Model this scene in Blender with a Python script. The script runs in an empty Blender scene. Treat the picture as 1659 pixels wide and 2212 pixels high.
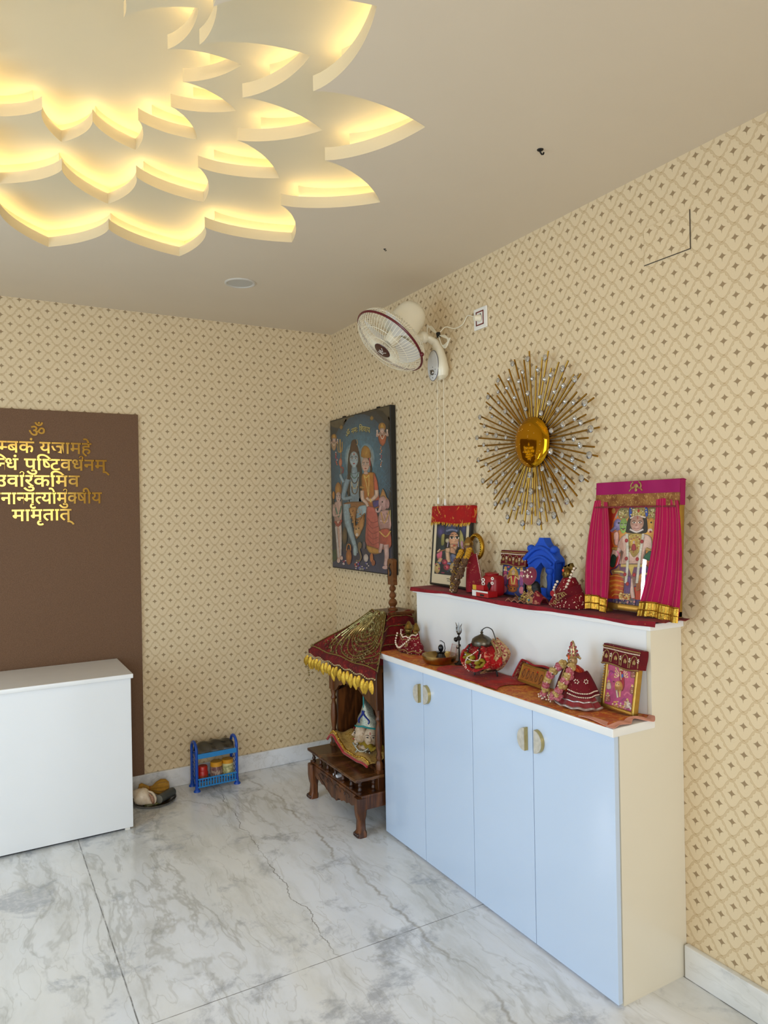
import bpy, bmesh, math, random
from math import sin, cos, pi, radians, sqrt, atan2
from mathutils import Vector, Matrix, noise as mnoise

random.seed(7)
S = bpy.context.scene
COL = S.collection

# ------------------------------------------------------------------ camera, light, exposure
CAM = Vector((-2.0693, -4.2578, 1.5814))
YAW, PITCH, ROLL, FPX = 0.521223, -0.000843, -0.018096, 1549.2
fw = Vector((sin(YAW)*cos(PITCH), cos(YAW)*cos(PITCH), sin(PITCH)))
rt = Vector((cos(YAW), -sin(YAW), 0.0))
up = rt.cross(fw)
r2 = rt*cos(ROLL) + up*sin(ROLL)
u2 = -rt*sin(ROLL) + up*cos(ROLL)
cd = bpy.data.cameras.new('camera')
cd.sensor_fit = 'VERTICAL'; cd.sensor_height = 24.0; cd.lens = FPX/2212*24.0
cd.clip_start = 0.05; cd.clip_end = 100
cam = bpy.data.objects.new('camera', cd); COL.objects.link(cam)
cam.matrix_world = Matrix(((r2.x, u2.x, -fw.x, CAM.x), (r2.y, u2.y, -fw.y, CAM.y), (r2.z, u2.z, -fw.z, CAM.z), (0, 0, 0, 1)))
S.camera = cam

vs = S.view_settings
vs.view_transform = 'Standard'; vs.look = 'None'; vs.gamma = 1.0; vs.use_curve_mapping = False
vs.exposure = 0.2

wd = bpy.data.worlds.new('sky'); S.world = wd; wd.use_nodes = True
wb = wd.node_tree.nodes['Background']
wb.inputs[0].default_value = (0.72, 0.86, 1.0, 1); wb.inputs[1].default_value = 0.9

def area(name, loc, target, sx, sy, power, col, spread=180):
    l = bpy.data.lights.new(name, 'AREA'); l.shape = 'RECTANGLE'; l.size = sx; l.size_y = sy
    l.energy = power; l.color = col; l.spread = radians(spread)
    o = bpy.data.objects.new(name, l); COL.objects.link(o); o.location = loc
    o.rotation_euler = (Vector(target)-Vector(loc)).to_track_quat('-Z', 'Y').to_euler()
    return o
# daylight: through the left window, and through the wide front opening behind the camera
area('window_daylight', (-3.75, -1.95, 1.35), (0.0, -1.8, 0.35), 1.7, 1.9, 35, (0.55, 0.78, 1.0))
area('front_daylight', (-2.3, -5.75, 1.35), (-1.9, 0.0, 1.15), 2.4, 2.2, 40, (0.98, 0.98, 0.98))
# lamp hanging in the hall behind the camera: small source that throws the crisp shadows on the shelf
pl = bpy.data.lights.new('hall_lamp', 'SPOT'); pl.energy = 42; pl.color = (1.0, 0.93, 0.82); pl.shadow_soft_size = 0.05
pl.spot_size = radians(75); pl.spot_blend = 0.6
po = bpy.data.objects.new('hall_lamp', pl); COL.objects.link(po); po.location = (-2.45, -5.3, 1.75)
po.rotation_euler = (Vector((-0.9, -1.2, 1.2))-Vector(po.location)).to_track_quat('-Z', 'Y').to_euler()
# lamp added in an assumed slit, mirrored as the streak in the curtained picture's glass
area('streak_light', (-3.10, 0.0, 1.17), (-3.10, -3.0, 1.17), 0.045, 0.64, 6.5, (1.0, 1.0, 1.0))
LED_STRENGTH = 9.6

# ------------------------------------------------------------------ helpers
def lin(c):
    return tuple(((v/255)/12.92 if v/255 <= 0.04045 else ((v/255+0.055)/1.055)**2.4) for v in c)

class MB:
    """collects shapes, builds ONE mesh object"""
    def __init__(s): s.bm = bmesh.new()
    def _set(s, geom, m):
        for g in geom:
            if isinstance(g, bmesh.types.BMFace): g.material_index = m
    def _faces(s, n0, m):
        s.bm.faces.ensure_lookup_table()
        for i in range(n0, len(s.bm.faces)): s.bm.faces[i].material_index = m
    def box(s, c, d, m=0, bev=0.0, rot=None, seg=2):
        n0 = len(s.bm.faces)
        t = bmesh.new(); bmesh.ops.create_cube(t, size=1)
        bmesh.ops.scale(t, vec=d, verts=t.verts)
        if bev > 0: bmesh.ops.bevel(t, geom=t.edges[:]+t.verts[:], offset=min(bev, min(d)*0.49), segments=seg, affect='EDGES', profile=0.5)
        if rot is not None: bmesh.ops.transform(t, matrix=rot.to_4x4(), verts=t.verts)
        bmesh.ops.translate(t, vec=c, verts=t.verts)
        s._merge(t); s._faces(n0, m); return s
    def _merge(s, t):
        vm = [s.bm.verts.new(v.co) for v in t.verts]
        for v, k in zip(t.verts, range(len(vm))): v.index = k
        t.verts.index_update()
        for f in t.faces:
            try: s.bm.faces.new([vm[v.index] for v in f.verts])
            except ValueError: pass
        t.free()
    def box2(s, a, b, m=0, bev=0.0):
        return s.box([(a[i]+b[i])/2 for i in range(3)], [abs(b[i]-a[i]) for i in range(3)], m, bev)
    def sph(s, c, r, m=0, seg=12, rings=8, rot=None, jitter=0):
        n0 = len(s.bm.faces)
        t = bmesh.new(); bmesh.ops.create_uvsphere(t, u_segments=seg, v_segments=rings, radius=1)
        if jitter:
            for v in t.verts: v.co *= 1+random.uniform(-jitter, jitter)
        r = (r, r, r) if not hasattr(r, '__len__') else r
        bmesh.ops.scale(t, vec=r, verts=t.verts)
        if rot is not None: bmesh.ops.transform(t, matrix=rot.to_4x4(), verts=t.verts)
        bmesh.ops.translate(t, vec=c, verts=t.verts); s._merge(t); s._faces(n0, m); return s
    def ico(s, c, r, m=0, sub=1, sc=(1, 1, 1)):
        n0 = len(s.bm.faces)
        t = bmesh.new(); bmesh.ops.create_icosphere(t, subdivisions=sub, radius=r)
        bmesh.ops.scale(t, vec=sc, verts=t.verts)
        bmesh.ops.translate(t, vec=c, verts=t.verts); s._merge(t); s._faces(n0, m); return s
    def lathe(s, prof, c=(0, 0, 0), m=0, n=24, rot=None, fold=None, sq=(1, 1), cap=True, a0=0, a1=2*pi):
        n0 = len(s.bm.faces); full = abs(a1-a0-2*pi) < 1e-6
        rings = []; na = n if full else n+1
        for j, (r, z) in enumerate(prof):
            ring = []
            for i in range(na):
                a = a0+(a1-a0)*i/n; rr = r
                if fold: rr = r*(1+fold[0]*(fold[2][j] if len(fold) > 2 else 1)*(sin(fold[1]*a+j*0.15)+0.4*sin((fold[1]*2.3)*a+1)*(1 if full is False else 0)))
                p = Vector((rr*cos(a)*sq[0], rr*sin(a)*sq[1], z))
                if rot is not None: p = rot @ p
                ring.append(s.bm.verts.new(p+Vector(c)))
            rings.append(ring)
        for j in range(len(rings)-1):
            for i in range(n if full else n):
                k = (i+1) % na
                s.bm.faces.new((rings[j][i], rings[j][k], rings[j+1][k], rings[j+1][i]))
        if cap and full:
            if prof[0][0] > 1e-4: s.bm.faces.new(rings[0][::-1])
            if prof[-1][0] > 1e-4: s.bm.faces.new(rings[-1])
        s._faces(n0, m); return s
    def tube(s, pts, r, m=0, n=8, closed=False, sq=None):
        n0 = len(s.bm.faces); pts = [Vector(p) for p in pts]; N = len(pts); rings = []
        prev = None
        for i, p in enumerate(pts):
            if closed: t = pts[(i+1) % N]-pts[i-1]
            else: t = pts[min(i+1, N-1)]-pts[max(i-1, 0)]
            if t.length < 1e-9: t = Vector((0, 0, 1))
            t.normalize()
            if prev is None:
                a = Vector((0, 0, 1)) if abs(t.z) < 0.9 else Vector((1, 0, 0))
                u = t.cross(a).normalized()
            else:
                u = prev-t*prev.dot(t)
                u = u.normalized() if u.length > 1e-6 else t.orthogonal().normalized()
            prev = u; w = t.cross(u)
            rr = r[i] if hasattr(r, '__len__') else r
            q = sq or (1, 1)
            rings.append([s.bm.verts.new(p+u*cos(2*pi*k/n)*rr*q[0]+w*sin(2*pi*k/n)*rr*q[1]) for k in range(n)])
        for j in range(N if closed else N-1):
            A, B = rings[j], rings[(j+1) % N]
            for k in range(n): s.bm.faces.new((A[k], A[(k+1) % n], B[(k+1) % n], B[k]))
        if not closed:
            s.bm.faces.new(rings[0][::-1]); s.bm.faces.new(rings[-1])
        s._faces(n0, m); return s
    def cyl(s, a, b, r0, r1=None, m=0, n=16):
        return s.tube([a, b], [r0, r0 if r1 is None else r1], m, n)
    def prism(s, pts, y0, y1, m=0, T=None):
        """outline in local XZ, extruded along Y"""
        n0 = len(s.bm.faces)
        T = T or (lambda x, y, z: (x, y, z))
        A = [s.bm.verts.new(T(x, y0, z)) for x, z in pts]; B = [s.bm.verts.new(T(x, y1, z)) for x, z in pts]
        f1 = s.bm.faces.new(A); f2 = s.bm.faces.new(B[::-1]); N = len(pts)
        for i in range(N): s.bm.faces.new((A[i], B[i], B[(i+1) % N], A[(i+1) % N]))
        if N > 4: bmesh.ops.triangulate(s.bm, faces=[f1, f2], ngon_method='EAR_CLIP')
        s._faces(n0, m); return s
    def sheet(s, fn, nu, nv, th=0.0015, m=0, nrm=(0, 0, -1)):
        """surface fn(u,v) with thickness along nrm"""
        n0 = len(s.bm.faces); nrm = Vector(nrm)
        G = [[Vector(fn(i/nu, j/nv)) for j in range(nv+1)] for i in range(nu+1)]
        A = [[s.bm.verts.new(p) for p in row] for row in G]; B = [[s.bm.verts.new(p+nrm*th) for p in row] for row in G]
        for i in range(nu):
            for j in range(nv):
                s.bm.faces.new((A[i][j], A[i+1][j], A[i+1][j+1], A[i][j+1])); s.bm.faces.new((B[i][j], B[i][j+1], B[i+1][j+1], B[i+1][j]))
        for i in range(nu):
            for j in (0, nv):
                q = (A[i][j], B[i][j], B[i+1][j], A[i+1][j]); s.bm.faces.new(q if j == 0 else q[::-1])
        for j in range(nv):
            for i in (0, nu):
                q = (A[i][j], A[i][j+1], B[i][j+1], B[i][j]); s.bm.faces.new(q if i == 0 else q[::-1])
        s._faces(n0, m); return s
    def poly(s, pts, m=0):
        n0 = len(s.bm.faces); s.bm.faces.new([s.bm.verts.new(p) for p in pts]); s._faces(n0, m); return s
    def xf(s, M): bmesh.ops.transform(s.bm, matrix=M, verts=s.bm.verts); return s
    def build(s, name, mats, parent=None, smooth=True, ang=38, recalc=True):
        bm = s.bm
        if recalc: bmesh.ops.recalc_face_normals(bm, faces=bm.faces)
        if smooth:
            for f in bm.faces: f.smooth = True
            ca = radians(ang)
            for e in bm.edges:
                if len(e.link_faces) == 2:
                    an = e.calc_face_angle(0)
                    a1, a2 = (f.calc_area() for f in e.link_faces)
                    if an > ca or (an > 0.1 and max(a1, a2) > 12*min(a1, a2)): e.smooth = False
        me = bpy.data.meshes.new(name); bm.to_mesh(me); bm.free()
        for m in (mats if isinstance(mats, (list, tuple)) else [mats]): me.materials.append(m)
        o = bpy.data.objects.new(name, me); COL.objects.link(o)
        if parent is not None: o.parent = parent
        return o

def tag(o, label=None, cat=None, group=None, kind=None):
    if label: o['label'] = label
    if cat: o['category'] = cat
    if group: o['group'] = group
    if kind: o['kind'] = kind
    return o
def thing(name, label, cat, loc=(0, 0, 0), rot=(0, 0, 0), group=None):
    o = bpy.data.objects.new(name, None); COL.objects.link(o); o.empty_display_size = 0.05
    o.location = loc; o.rotation_euler = rot if hasattr(rot, '__len__') else (0, 0, rot)
    return tag(o, label, cat, group)
RW = -pi/2            # right-wall things: local +X runs to the viewer's right, front faces local -Y

# ---- node expression helper
class V:
    nt = None
    def __init__(s, k): s.k = k
    def _op(s, op, *o):
        n = V.nt.nodes.new('ShaderNodeMath'); n.operation = op
        for i, a in enumerate((s,)+o):
            a = a.k if isinstance(a, V) else a
            if isinstance(a, (int, float)): n.inputs[i].default_value = a
            else: V.nt.links.new(a, n.inputs[i])
        return V(n.outputs[0])
    def __add__(s, o): return s._op('ADD', o)
    __radd__ = __add__
    def __sub__(s, o): return s._op('SUBTRACT', o)
    def __rsub__(s, o): return V(o)._op('SUBTRACT', s)
    def __mul__(s, o): return s._op('MULTIPLY', o)
    __rmul__ = __mul__
    def __truediv__(s, o): return s._op('DIVIDE', o)
    def abs(s): return s._op('ABSOLUTE')
    def sin(s): return s._op('SINE')
    def fr(s): return s._op('FRACT')
    def pw(s, e): return s._op('POWER', e)
    def mn(s, o): return s._op('MINIMUM', o)
    def mx(s, o): return s._op('MAXIMUM', o)
    def lt(s, a, w):
        """1 below a, 0 above, soft over w"""
        n = V.nt.nodes.new('ShaderNodeMapRange'); n.interpolation_type = 'SMOOTHSTEP'
        V.nt.links.new(s.k, n.inputs[0]); n.inputs[1].default_value = a-w; n.inputs[2].default_value = a+w
        n.inputs[3].default_value = 1; n.inputs[4].default_value = 0
        return V(n.outputs[0])
    def gt(s, a, w): return 1-s.lt(a, w)

def newmat(name):
    m = bpy.data.materials.new(name); m.use_nodes = True; V.nt = m.node_tree
    return m, m.node_tree, m.node_tree.nodes['Principled BSDF']
def mixc(nt, fac, a, b, mode='MIX'):
    n = nt.nodes.new('ShaderNodeMix'); n.data_type = 'RGBA'; n.blend_type = mode
    for i, v in ((0, fac), (6, a), (7, b)):
        v = v.k if isinstance(v, V) else v
        if isinstance(v, (int, float)): n.inputs[i].default_value = v
        elif isinstance(v, tuple): n.inputs[i].default_value = (*v, 1) if len(v) == 3 else v
        else: nt.links.new(v, n.inputs[i])
    return n.outputs[2]
def coords(nt, out='Object', scale=(1, 1, 1), rot=(0, 0, 0)):
    t = nt.nodes.new('ShaderNodeTexCoord'); mp = nt.nodes.new('ShaderNodeMapping')
    mp.inputs['Scale'].default_value = scale; mp.inputs['Rotation'].default_value = rot
    nt.links.new(t.outputs[out], mp.inputs[0]); return mp.outputs[0]
def tnoise(nt, vec, scale, detail=4, rough=0.55, dist=0.0):
    n = nt.nodes.new('ShaderNodeTexNoise'); n.inputs['Scale'].default_value = scale
    n.inputs['Detail'].default_value = detail; n.inputs['Roughness'].default_value = rough; n.inputs['Distortion'].default_value = dist
    nt.links.new(vec, n.inputs['Vector']); return V(n.outputs['Fac'])
def tvor(nt, vec, scale, feat='F1'):
    n = nt.nodes.new('ShaderNodeTexVoronoi'); n.feature = feat; n.inputs['Scale'].default_value = scale
    nt.links.new(vec, n.inputs['Vector']); return V(n.outputs['Distance'])
def sep(nt, vec):
    n = nt.nodes.new('ShaderNodeSeparateXYZ'); nt.links.new(vec, n.inputs[0]); return V(n.outputs[0]), V(n.outputs[1]), V(n.outputs[2])
def bumpn(nt, b, h, strength, dist=0.002):
    n = nt.nodes.new('ShaderNodeBump'); n.inputs['Strength'].default_value = strength; n.inputs['Distance'].default_value = dist
    nt.links.new(h.k, n.inputs['Height']); nt.links.new(n.outputs[0], b.inputs['Normal'])

def M(name, rgb, rough=0.5, metal=0.0, var=0.08, vs_=14, bump=0.0, bs=60, coat=0.0, emis=0.0, rgb2=None, spec=0.5, sheen=0.0):
    m, nt, b = newmat(name)
    c = lin(rgb); c2 = lin(rgb2) if rgb2 else tuple(v*(1-var*2) for v in c)
    vec = coords(nt); nz = tnoise(nt, vec, vs_)
    nt.links.new(mixc(nt, nz.gt(0.5, 0.25), c, c2), b.inputs['Base Color'])
    b.inputs['Roughness'].default_value = rough; b.inputs['Metallic'].default_value = metal
    b.inputs['Coat Weight'].default_value = coat; b.inputs['Coat Roughness'].default_value = 0.06
    b.inputs['Specular IOR Level'].default_value = spec; b.inputs['Sheen Weight'].default_value = sheen
    if bump: bumpn(nt, b, tnoise(nt, vec, bs, 3), bump)
    if emis:
        b.inputs['Emission Color'].default_value = (*c, 1); b.inputs['Emission Strength'].default_value = emis
    return m
# ------------------------------------------------------------------ surface materials
def wallpaper(name, axis, u0, v0):
    m, nt, b = newmat(name)
    x, y, z = sep(nt, coords(nt))
    P = 0.0895
    u = ((x if axis == 'x' else y)-u0)/P; v = (z-v0)/P
    p0 = u+v; q0 = u-v
    p = p0+0.045*(q0*(2*pi)).sin(); q = q0+0.045*(p0*(2*pi)).sin()
    fp = (p+100.5).fr()-0.5; fq = (q+100.5).fr()-0.5
    ap = fp.abs(); aq = fq.abs()
    sc1 = (fq*(3.5*pi)).sin().abs(); sc2 = (fp*(3.5*pi)).sin().abs()
    g0p = (p0+100.5).fr()-0.5; g0q = (q0+100.5).fr()-0.5
    dp = 0.5-ap; dq = 0.5-aq
    tp = 0.5-fp; tq = 0.5+fq                 # distance below the two upper edges of a cell: scrolls hang there
    e1 = tp-(0.045+0.075*sc1); e2 = tq-(0.045+0.075*sc2)
    band = e1.lt(0.0, 0.012).mx(e2.lt(0.0, 0.012)).mx(dp.lt(0.02, 0.01)).mx(dq.lt(0.02, 0.01))
    rim = e1.abs().lt(0.012, 0.008).mx(e2.abs().lt(0.012, 0.008)).mx(dp.lt(0.010, 0.008)).mx(dq.lt(0.010, 0.008))
    knot = (dp+dq).lt(0.07, 0.02)
    lat = (band*0.45).mx(rim*0.85).mx(knot)
    a = (g0p+g0q)/2; bb = (g0p-g0q)/2
    star = (a.abs()*0.8+0.0005).pw(0.62)+(bb.abs()+0.0005).pw(0.62)
    st = star.lt(0.305, 0.02)
    tail = (a.abs()+(bb+0.09).abs()*0.09).lt(0.013, 0.005)*(bb+0.12).abs().lt(0.075, 0.01)
    st = st.mx(tail)
    rib = ((a*260).sin()*0.5+0.5)*0.35
    fine = tnoise(nt, coords(nt), 220, 2)
    base = mixc(nt, fine, lin((224, 204, 168)), lin((217, 196, 159)))
    col = mixc(nt, lat, base, lin((190, 163, 122)))
    col = mixc(nt, st*(1-rib), col, lin((136, 110, 76)))
    nt.links.new(col, b.inputs['Base Color']); b.inputs['Roughness'].default_value = 0.62
    b.inputs['Specular IOR Level'].default_value = 0.3
    bumpn(nt, b, lat.mx(st)+fine*0.3, 0.12, 0.001)
    return m

def marble(name, joints=False, grey=1.0):
    m, nt, b = newmat(name)
    vec = coords(nt)
    x, y, z = sep(nt, vec)
    warp = nt.nodes.new('ShaderNodeTexNoise'); warp.inputs['Scale'].default_value = 1.3; warp.inputs['Detail'].default_value = 5
    nt.links.new(vec, warp.inputs['Vector'])
    add = nt.nodes.new('ShaderNodeVectorMath'); add.operation = 'MULTIPLY_ADD'
    nt.links.new(warp.outputs['Color'], add.inputs[0]); add.inputs[1].default_value = (0.22, 0.22, 0.22); nt.links.new(vec, add.inputs[2])
    st = nt.nodes.new('ShaderNodeMapping'); st.inputs['Scale'].default_value = (2.4, 0.62, 2.4); st.inputs['Rotation'].default_value = (0, 0, 0.06)
    nt.links.new(add.outputs[0], st.inputs[0]); sv = st.outputs[0]
    broad = tnoise(nt, sv, 1.4, 6, 0.6)
    streak = tnoise(nt, sv, 3.2, 7, 0.62, 0.4)
    blot = tnoise(nt, add.outputs[0], 3.4, 8, 0.68, 0.3)
    speck = tnoise(nt, vec, 38, 4, 0.6)
    vein = ((tnoise(nt, sv, 1.9, 5, 0.55, 0.25)-0.5).abs()).lt(0.012, 0.012)
    vein2 = ((tnoise(nt, sv, 3.7, 4, 0.5, 0.35)-0.47).abs()).lt(0.006, 0.008)
    warm = tnoise(nt, sv, 0.9, 3).gt(0.5, 0.15)
    left = (x+1.0).lt(0, 0.5)
    base = mixc(nt, warm, lin((236, 239, 245)), lin((230, 229, 225)))
    c = mixc(nt, broad.gt(0.53, 0.16)*(0.4*grey), base, lin((196, 197, 193)))
    c = mixc(nt, streak.gt(0.57, 0.12)*(0.42*grey), c, lin((176, 174, 164)))
    blm = blot.gt(0.575, 0.055)*(0.35+0.65*speck.gt(0.42, 0.14))
    c = mixc(nt, blm*(0.6*grey), c, lin((150, 154, 163)))
    c = mixc(nt, vein*(broad.gt(0.45, 0.2))*(0.4*grey), c, lin((140, 137, 126)))
    c = mixc(nt, vein2*(0.25*grey), c, lin((150, 144, 130)))
    if joints:
        wob = (tnoise(nt, vec, 9, 3)-0.5)*0.012
        j = (x+1.645+wob*0.4).abs().lt(0.0022, 0.0014).mx((y+1.95+wob*0.3).abs().lt(0.0016, 0.001)).mx((x+0.02).abs().lt(0.002, 0.001)).mx((y+3.9).abs().lt(0.002, 0.001))
        j = j*(0.35+0.65*tnoise(nt, vec, 14, 3).gt(0.45, 0.12))
        # one long hairline crack running away from the rack to the joint
        cr = (x+0.87+0.05*y*-1.0+(tnoise(nt, coords(nt, scale=(0, 1, 0)), 4.5, 6, 0.6)-0.5)*0.16).abs().lt(0.0018, 0.0018)*(y+1.95).gt(0, 0.01)*(y+0.1).lt(0, 0.05)
        cr2 = (x+0.63+(tnoise(nt, coords(nt, scale=(0, 1, 0)), 2.6, 5, 0.6)-0.5)*0.3).abs().lt(0.006, 0.006)*(tnoise(nt, vec, 2.5, 2).gt(0.42, 0.1))
        c = mixc(nt, cr*(0.3+0.5*tnoise(nt, vec, 7, 2).gt(0.47, 0.1)), c, lin((96, 92, 80)))
        c = mixc(nt, cr2*0.55, c, lin((136, 124, 104)))
        c = mixc(nt, j*0.8, c, lin((70, 66, 58)))
    nt.links.new(c, b.inputs['Base Color'])
    b.inputs['Roughness'].default_value = 0.17; b.inputs['Specular IOR Level'].default_value = 0.45
    return m

def woodmat(name, dark, light, scale=9, along=(1, 1, 0.12), rough=0.36):
    m, nt, b = newmat(name)
    vec = coords(nt, scale=along)
    n1 = tnoise(nt, vec, scale, 5, 0.6, 1.2); n2 = tnoise(nt, vec, scale*7, 3, 0.6)
    ring = ((n1*26).sin()*0.5+0.5)
    c = mixc(nt, (ring*0.55+n2*0.45).gt(0.5, 0.4), lin(light), lin(dark))
    nt.links.new(c, b.inputs['Base Color']); b.inputs['Roughness'].default_value = rough
    bumpn(nt, b, ring*0.4+n2*0.6, 0.15, 0.001)
    return m

def fabric_pattern(name, base, motif, scale, thr=0.3, rough=0.7, metal=0.0, base2=None, dots=None, weave=900):
    """woven cloth: base colour clouded with base2, blotchy motif in thread colour, optional round dots"""
    m, nt, b = newmat(name)
    vec = coords(nt)
    cl = tnoise(nt, vec, scale*0.35, 4)
    col = mixc(nt, cl.gt(0.5, 0.15), lin(base), lin(base2 or base))
    mo = tnoise(nt, vec, scale, 4, 0.62, 1.5).gt(1-thr-0.12, 0.03)
    fine = tnoise(nt, vec, weave, 2)
    col = mixc(nt, mo*(0.5+0.5*fine.gt(0.5, 0.2)), col, lin(motif))
    if dots:
        d = tvor(nt, vec, dots[1]).lt(dots[2], 0.05)
        col = mixc(nt, d, col, lin(dots[0]))
    nt.links.new(col, b.inputs['Base Color']); b.inputs['Roughness'].default_value = rough; b.inputs['Metallic'].default_value = metal
    b.inputs['Sheen Weight'].default_value = 0.05; b.inputs['Specular IOR Level'].default_value = 0.2
    bumpn(nt, b, fine+mo*0.6, 0.25, 0.0006)
    return m

def print_mat(name, rough=0.25, coat=0.6, cr=0.05):
    m, nt, b = newmat(name)
    a = nt.nodes.new('ShaderNodeVertexColor'); a.layer_name = 'ink'
    vec = coords(nt); nz = tnoise(nt, vec, 160, 3); n2 = tnoise(nt, vec, 34, 5, 0.65, 0.6)
    dk = mixc(nt, 1.0, a.outputs[0], (0.42, 0.36, 0.34), 'MULTIPLY')
    nt.links.new(mixc(nt, n2.gt(0.5, 0.2)*0.5+(nz-0.35)*0.4, a.outputs[0], dk), b.inputs['Base Color'])
    b.inputs['Roughness'].default_value = rough; b.inputs['Coat Weight'].default_value = coat; b.inputs['Coat Roughness'].default_value = cr
    return m

mt_paint = M('ceiling_paint', (217, 202, 178), 0.75, var=0.012, vs_=3)
mt_cream = M('cove_paint', (214, 201, 170), 0.7, var=0.015, vs_=3)
mt_wall_r = wallpaper('wallpaper_side', 'y', -2.7405, 0.7585)
mt_wall_b = wallpaper('wallpaper_back', 'x', -1.0287, 0.3247)
mt_plain = M('plain_wall', (222, 210, 188), 0.7, var=0.02)
mt_floor = marble('marble_floor', True)
mt_marble = marble('marble_trim', False, 0.6)
mt_stone = M('white_stone', (240, 240, 238), 0.2, var=0.03, vs_=5)
mt_door = M('door_laminate', (198, 216, 239), 0.13, var=0.006, vs_=2, coat=0.3)
mt_lam = M('white_gloss_laminate', (234, 235, 235), 0.13, var=0.008, vs_=2, coat=0.3)
mt_side = M('cream_laminate', (228, 221, 202), 0.22, var=0.012, vs_=3)
mt_dark = M('gap_shade', (40, 40, 42), 0.8)  # dark colour for shade painted into the cabinet and counter gaps
mt_felt = M('brown_felt', (124, 96, 75), 0.95, var=0.09, vs_=260, rgb2=(106, 80, 61), bump=0.35, bs=500, spec=0.15)
mt_gold = M('polished_gold', (214, 172, 86), 0.1, 1.0, var=0.03)
mt_brass = M('brass', (176, 142, 84), 0.28, 1.0, var=0.1, vs_=40)
mt_goldleaf = M('gold_foil', (206, 160, 64), 0.3, 1.0, var=0.2, vs_=120, bump=0.6, bs=220)
mt_antique = M('gold_rod', (170, 128, 52), 0.32, 1.0, var=0.08)
mt_sunlac = M('gold_mirror', (190, 138, 24), 0.06, 1.0, var=0.04, vs_=8)
mt_white = M('white_plastic', (236, 232, 222), 0.3, var=0.015)
mt_ivory = M('ivory_plastic', (238, 230, 206), 0.28, var=0.015)
mt_maroon = M('maroon_plastic', (96, 18, 30), 0.28, var=0.05)
mt_black = M('black_plastic', (18, 18, 20), 0.35, var=0.1)
mt_steel = M('steel', (150, 148, 145), 0.25, 1.0, var=0.1, vs_=50)
mt_iron = M('dark_iron', (60, 56, 52), 0.35, 0.9, var=0.2, vs_=60)
mt_hook = M('hook_black', (22, 20, 20), 0.5, 0.4)
mt_led, _nt, _b = newmat('led_glow')
_b.inputs['Base Color'].default_value = (1, 0.9, 0.7, 1); _b.inputs['Emission Color'].default_value = (1.0, 0.84, 0.46, 1); _b.inputs['Emission Strength'].default_value = LED_STRENGTH
V.nt = _nt; _nv = tnoise(_nt, coords(_nt), 90, 2); _nt.links.new(mixc(_nt, _nv, (1.0, 0.85, 0.47), (1.0, 0.82, 0.44)), _b.inputs['Emission Color'])

# ------------------------------------------------------------------ room shell
H = 2.75; XL = -3.53; YF = -5.6
def struct(name, mb, mats, **k):
    o = mb.build(name, mats, **k); o['kind'] = 'structure'; return o
struct('floor', MB().box2((XL-.3, YF-.4, -.12), (.2, .2, 0)), mt_floor, smooth=False)
SX, SZ0, SZ1 = -3.10, .85, 1.49        # unseen slit added to the back wall for the streak in the picture glass
w = MB().box2((SX+.03, 0, 0), (.2, .15, 3.2)).box2((XL-.2, 0, 0), (SX-.03, .15, 3.2)).box2((SX-.03, 0, 0), (SX+.03, .15, SZ0)).box2((SX-.03, 0, SZ1), (SX+.03, .15, 3.2))
struct('wall_back', w, mt_wall_b, smooth=False)
struct('wall_right', MB().box2((0, YF, 0), (.15, 0, 3.2)), mt_wall_r, smooth=False)
# left wall with a wide window opening, front wall with a wide opening
WY0, WY1, WZ0, WZ1 = -2.8, -1.1, 0.35, 2.35
w = MB(); w.box2((XL-.15, YF, 0), (XL, WY0, 3.2)); w.box2((XL-.15, WY1, 0), (XL, 0, 3.2))
w.box2((XL-.15, WY0, 0), (XL, WY1, WZ0)); w.box2((XL-.15, WY0, WZ1), (XL, WY1, 3.2))
struct('wall_left', w, mt_plain, smooth=False)
w = MB(); w.box2((XL, YF-.15, 0), (-3.45, YF, 3.2)); w.box2((-1.0, YF-.15, 0), (0, YF, 3.2)); w.box2((-3.45, YF-.15, 2.45), (-1.0, YF, 3.2))
struct('wall_front', w, mt_plain, smooth=False)
w = MB()
for a, b_ in (((WY0, WZ0), (WY1, WZ0+.05)), ((WY0, WZ1-.05), (WY1, WZ1)), ((WY0, WZ0), (WY0+.05, WZ1)), ((WY1-.05, WZ0), (WY1, WZ1)), (((WY0+WY1)/2-.02, WZ0), ((WY0+WY1)/2+.02, WZ1))):
    w.box2((XL-.11, a[0], a[1]), (XL-.05, b_[0], b_[1]))
struct('window_1', w, mt_white, smooth=False)
w = MB()
for s_ in (-1, 1): w.box2((SX+s_*.03, .001, SZ0), (SX+s_*.045, .06, SZ1))
w.box2((SX-.045, 0, SZ0-.015), (SX+.045, .06, SZ0)); w.box2((SX-.045, 0, SZ1), (SX+.045, .06, SZ1+.015))
struct('streak_slit_frame', w, mt_white, smooth=False)  # frame around the added slit that holds the streak lamp
struct('baseboard_back', MB().box2((XL, -.02, 0), (0, 0, .105), bev=.004), mt_marble)
w = MB(); w.box2((-.022, YF, 0), (0, -2.66, .11), bev=.004); w.box2((-.02, -1.185, 0), (0, -.02, .105), bev=.004)
struct('baseboard_right', w, mt_marble)

# ------------------------------------------------------------------ lotus ceiling: three stepped petal recesses
LC = (-1.765, -1.91); HS = 0.1; LIP = 0.043
LV = ((1.052, .756, 0.0), (.75, .497, 15.0), (.496, .305, 0.0))
def contour(R, r, off, grow=0.0, n=24):
    out = []
    for k in range(12):
        for i in range(-n, n):
            f = i/n; g = abs(f)
            s_ = 1-g; t = s_**0.77 if g < 1 else 0.0
            a = radians(off+30*k+15*f)
            rr = r+(R-r)*t+grow
            out.append((LC[0]+rr*cos(a), LC[1]+rr*sin(a)))
    return out
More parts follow.
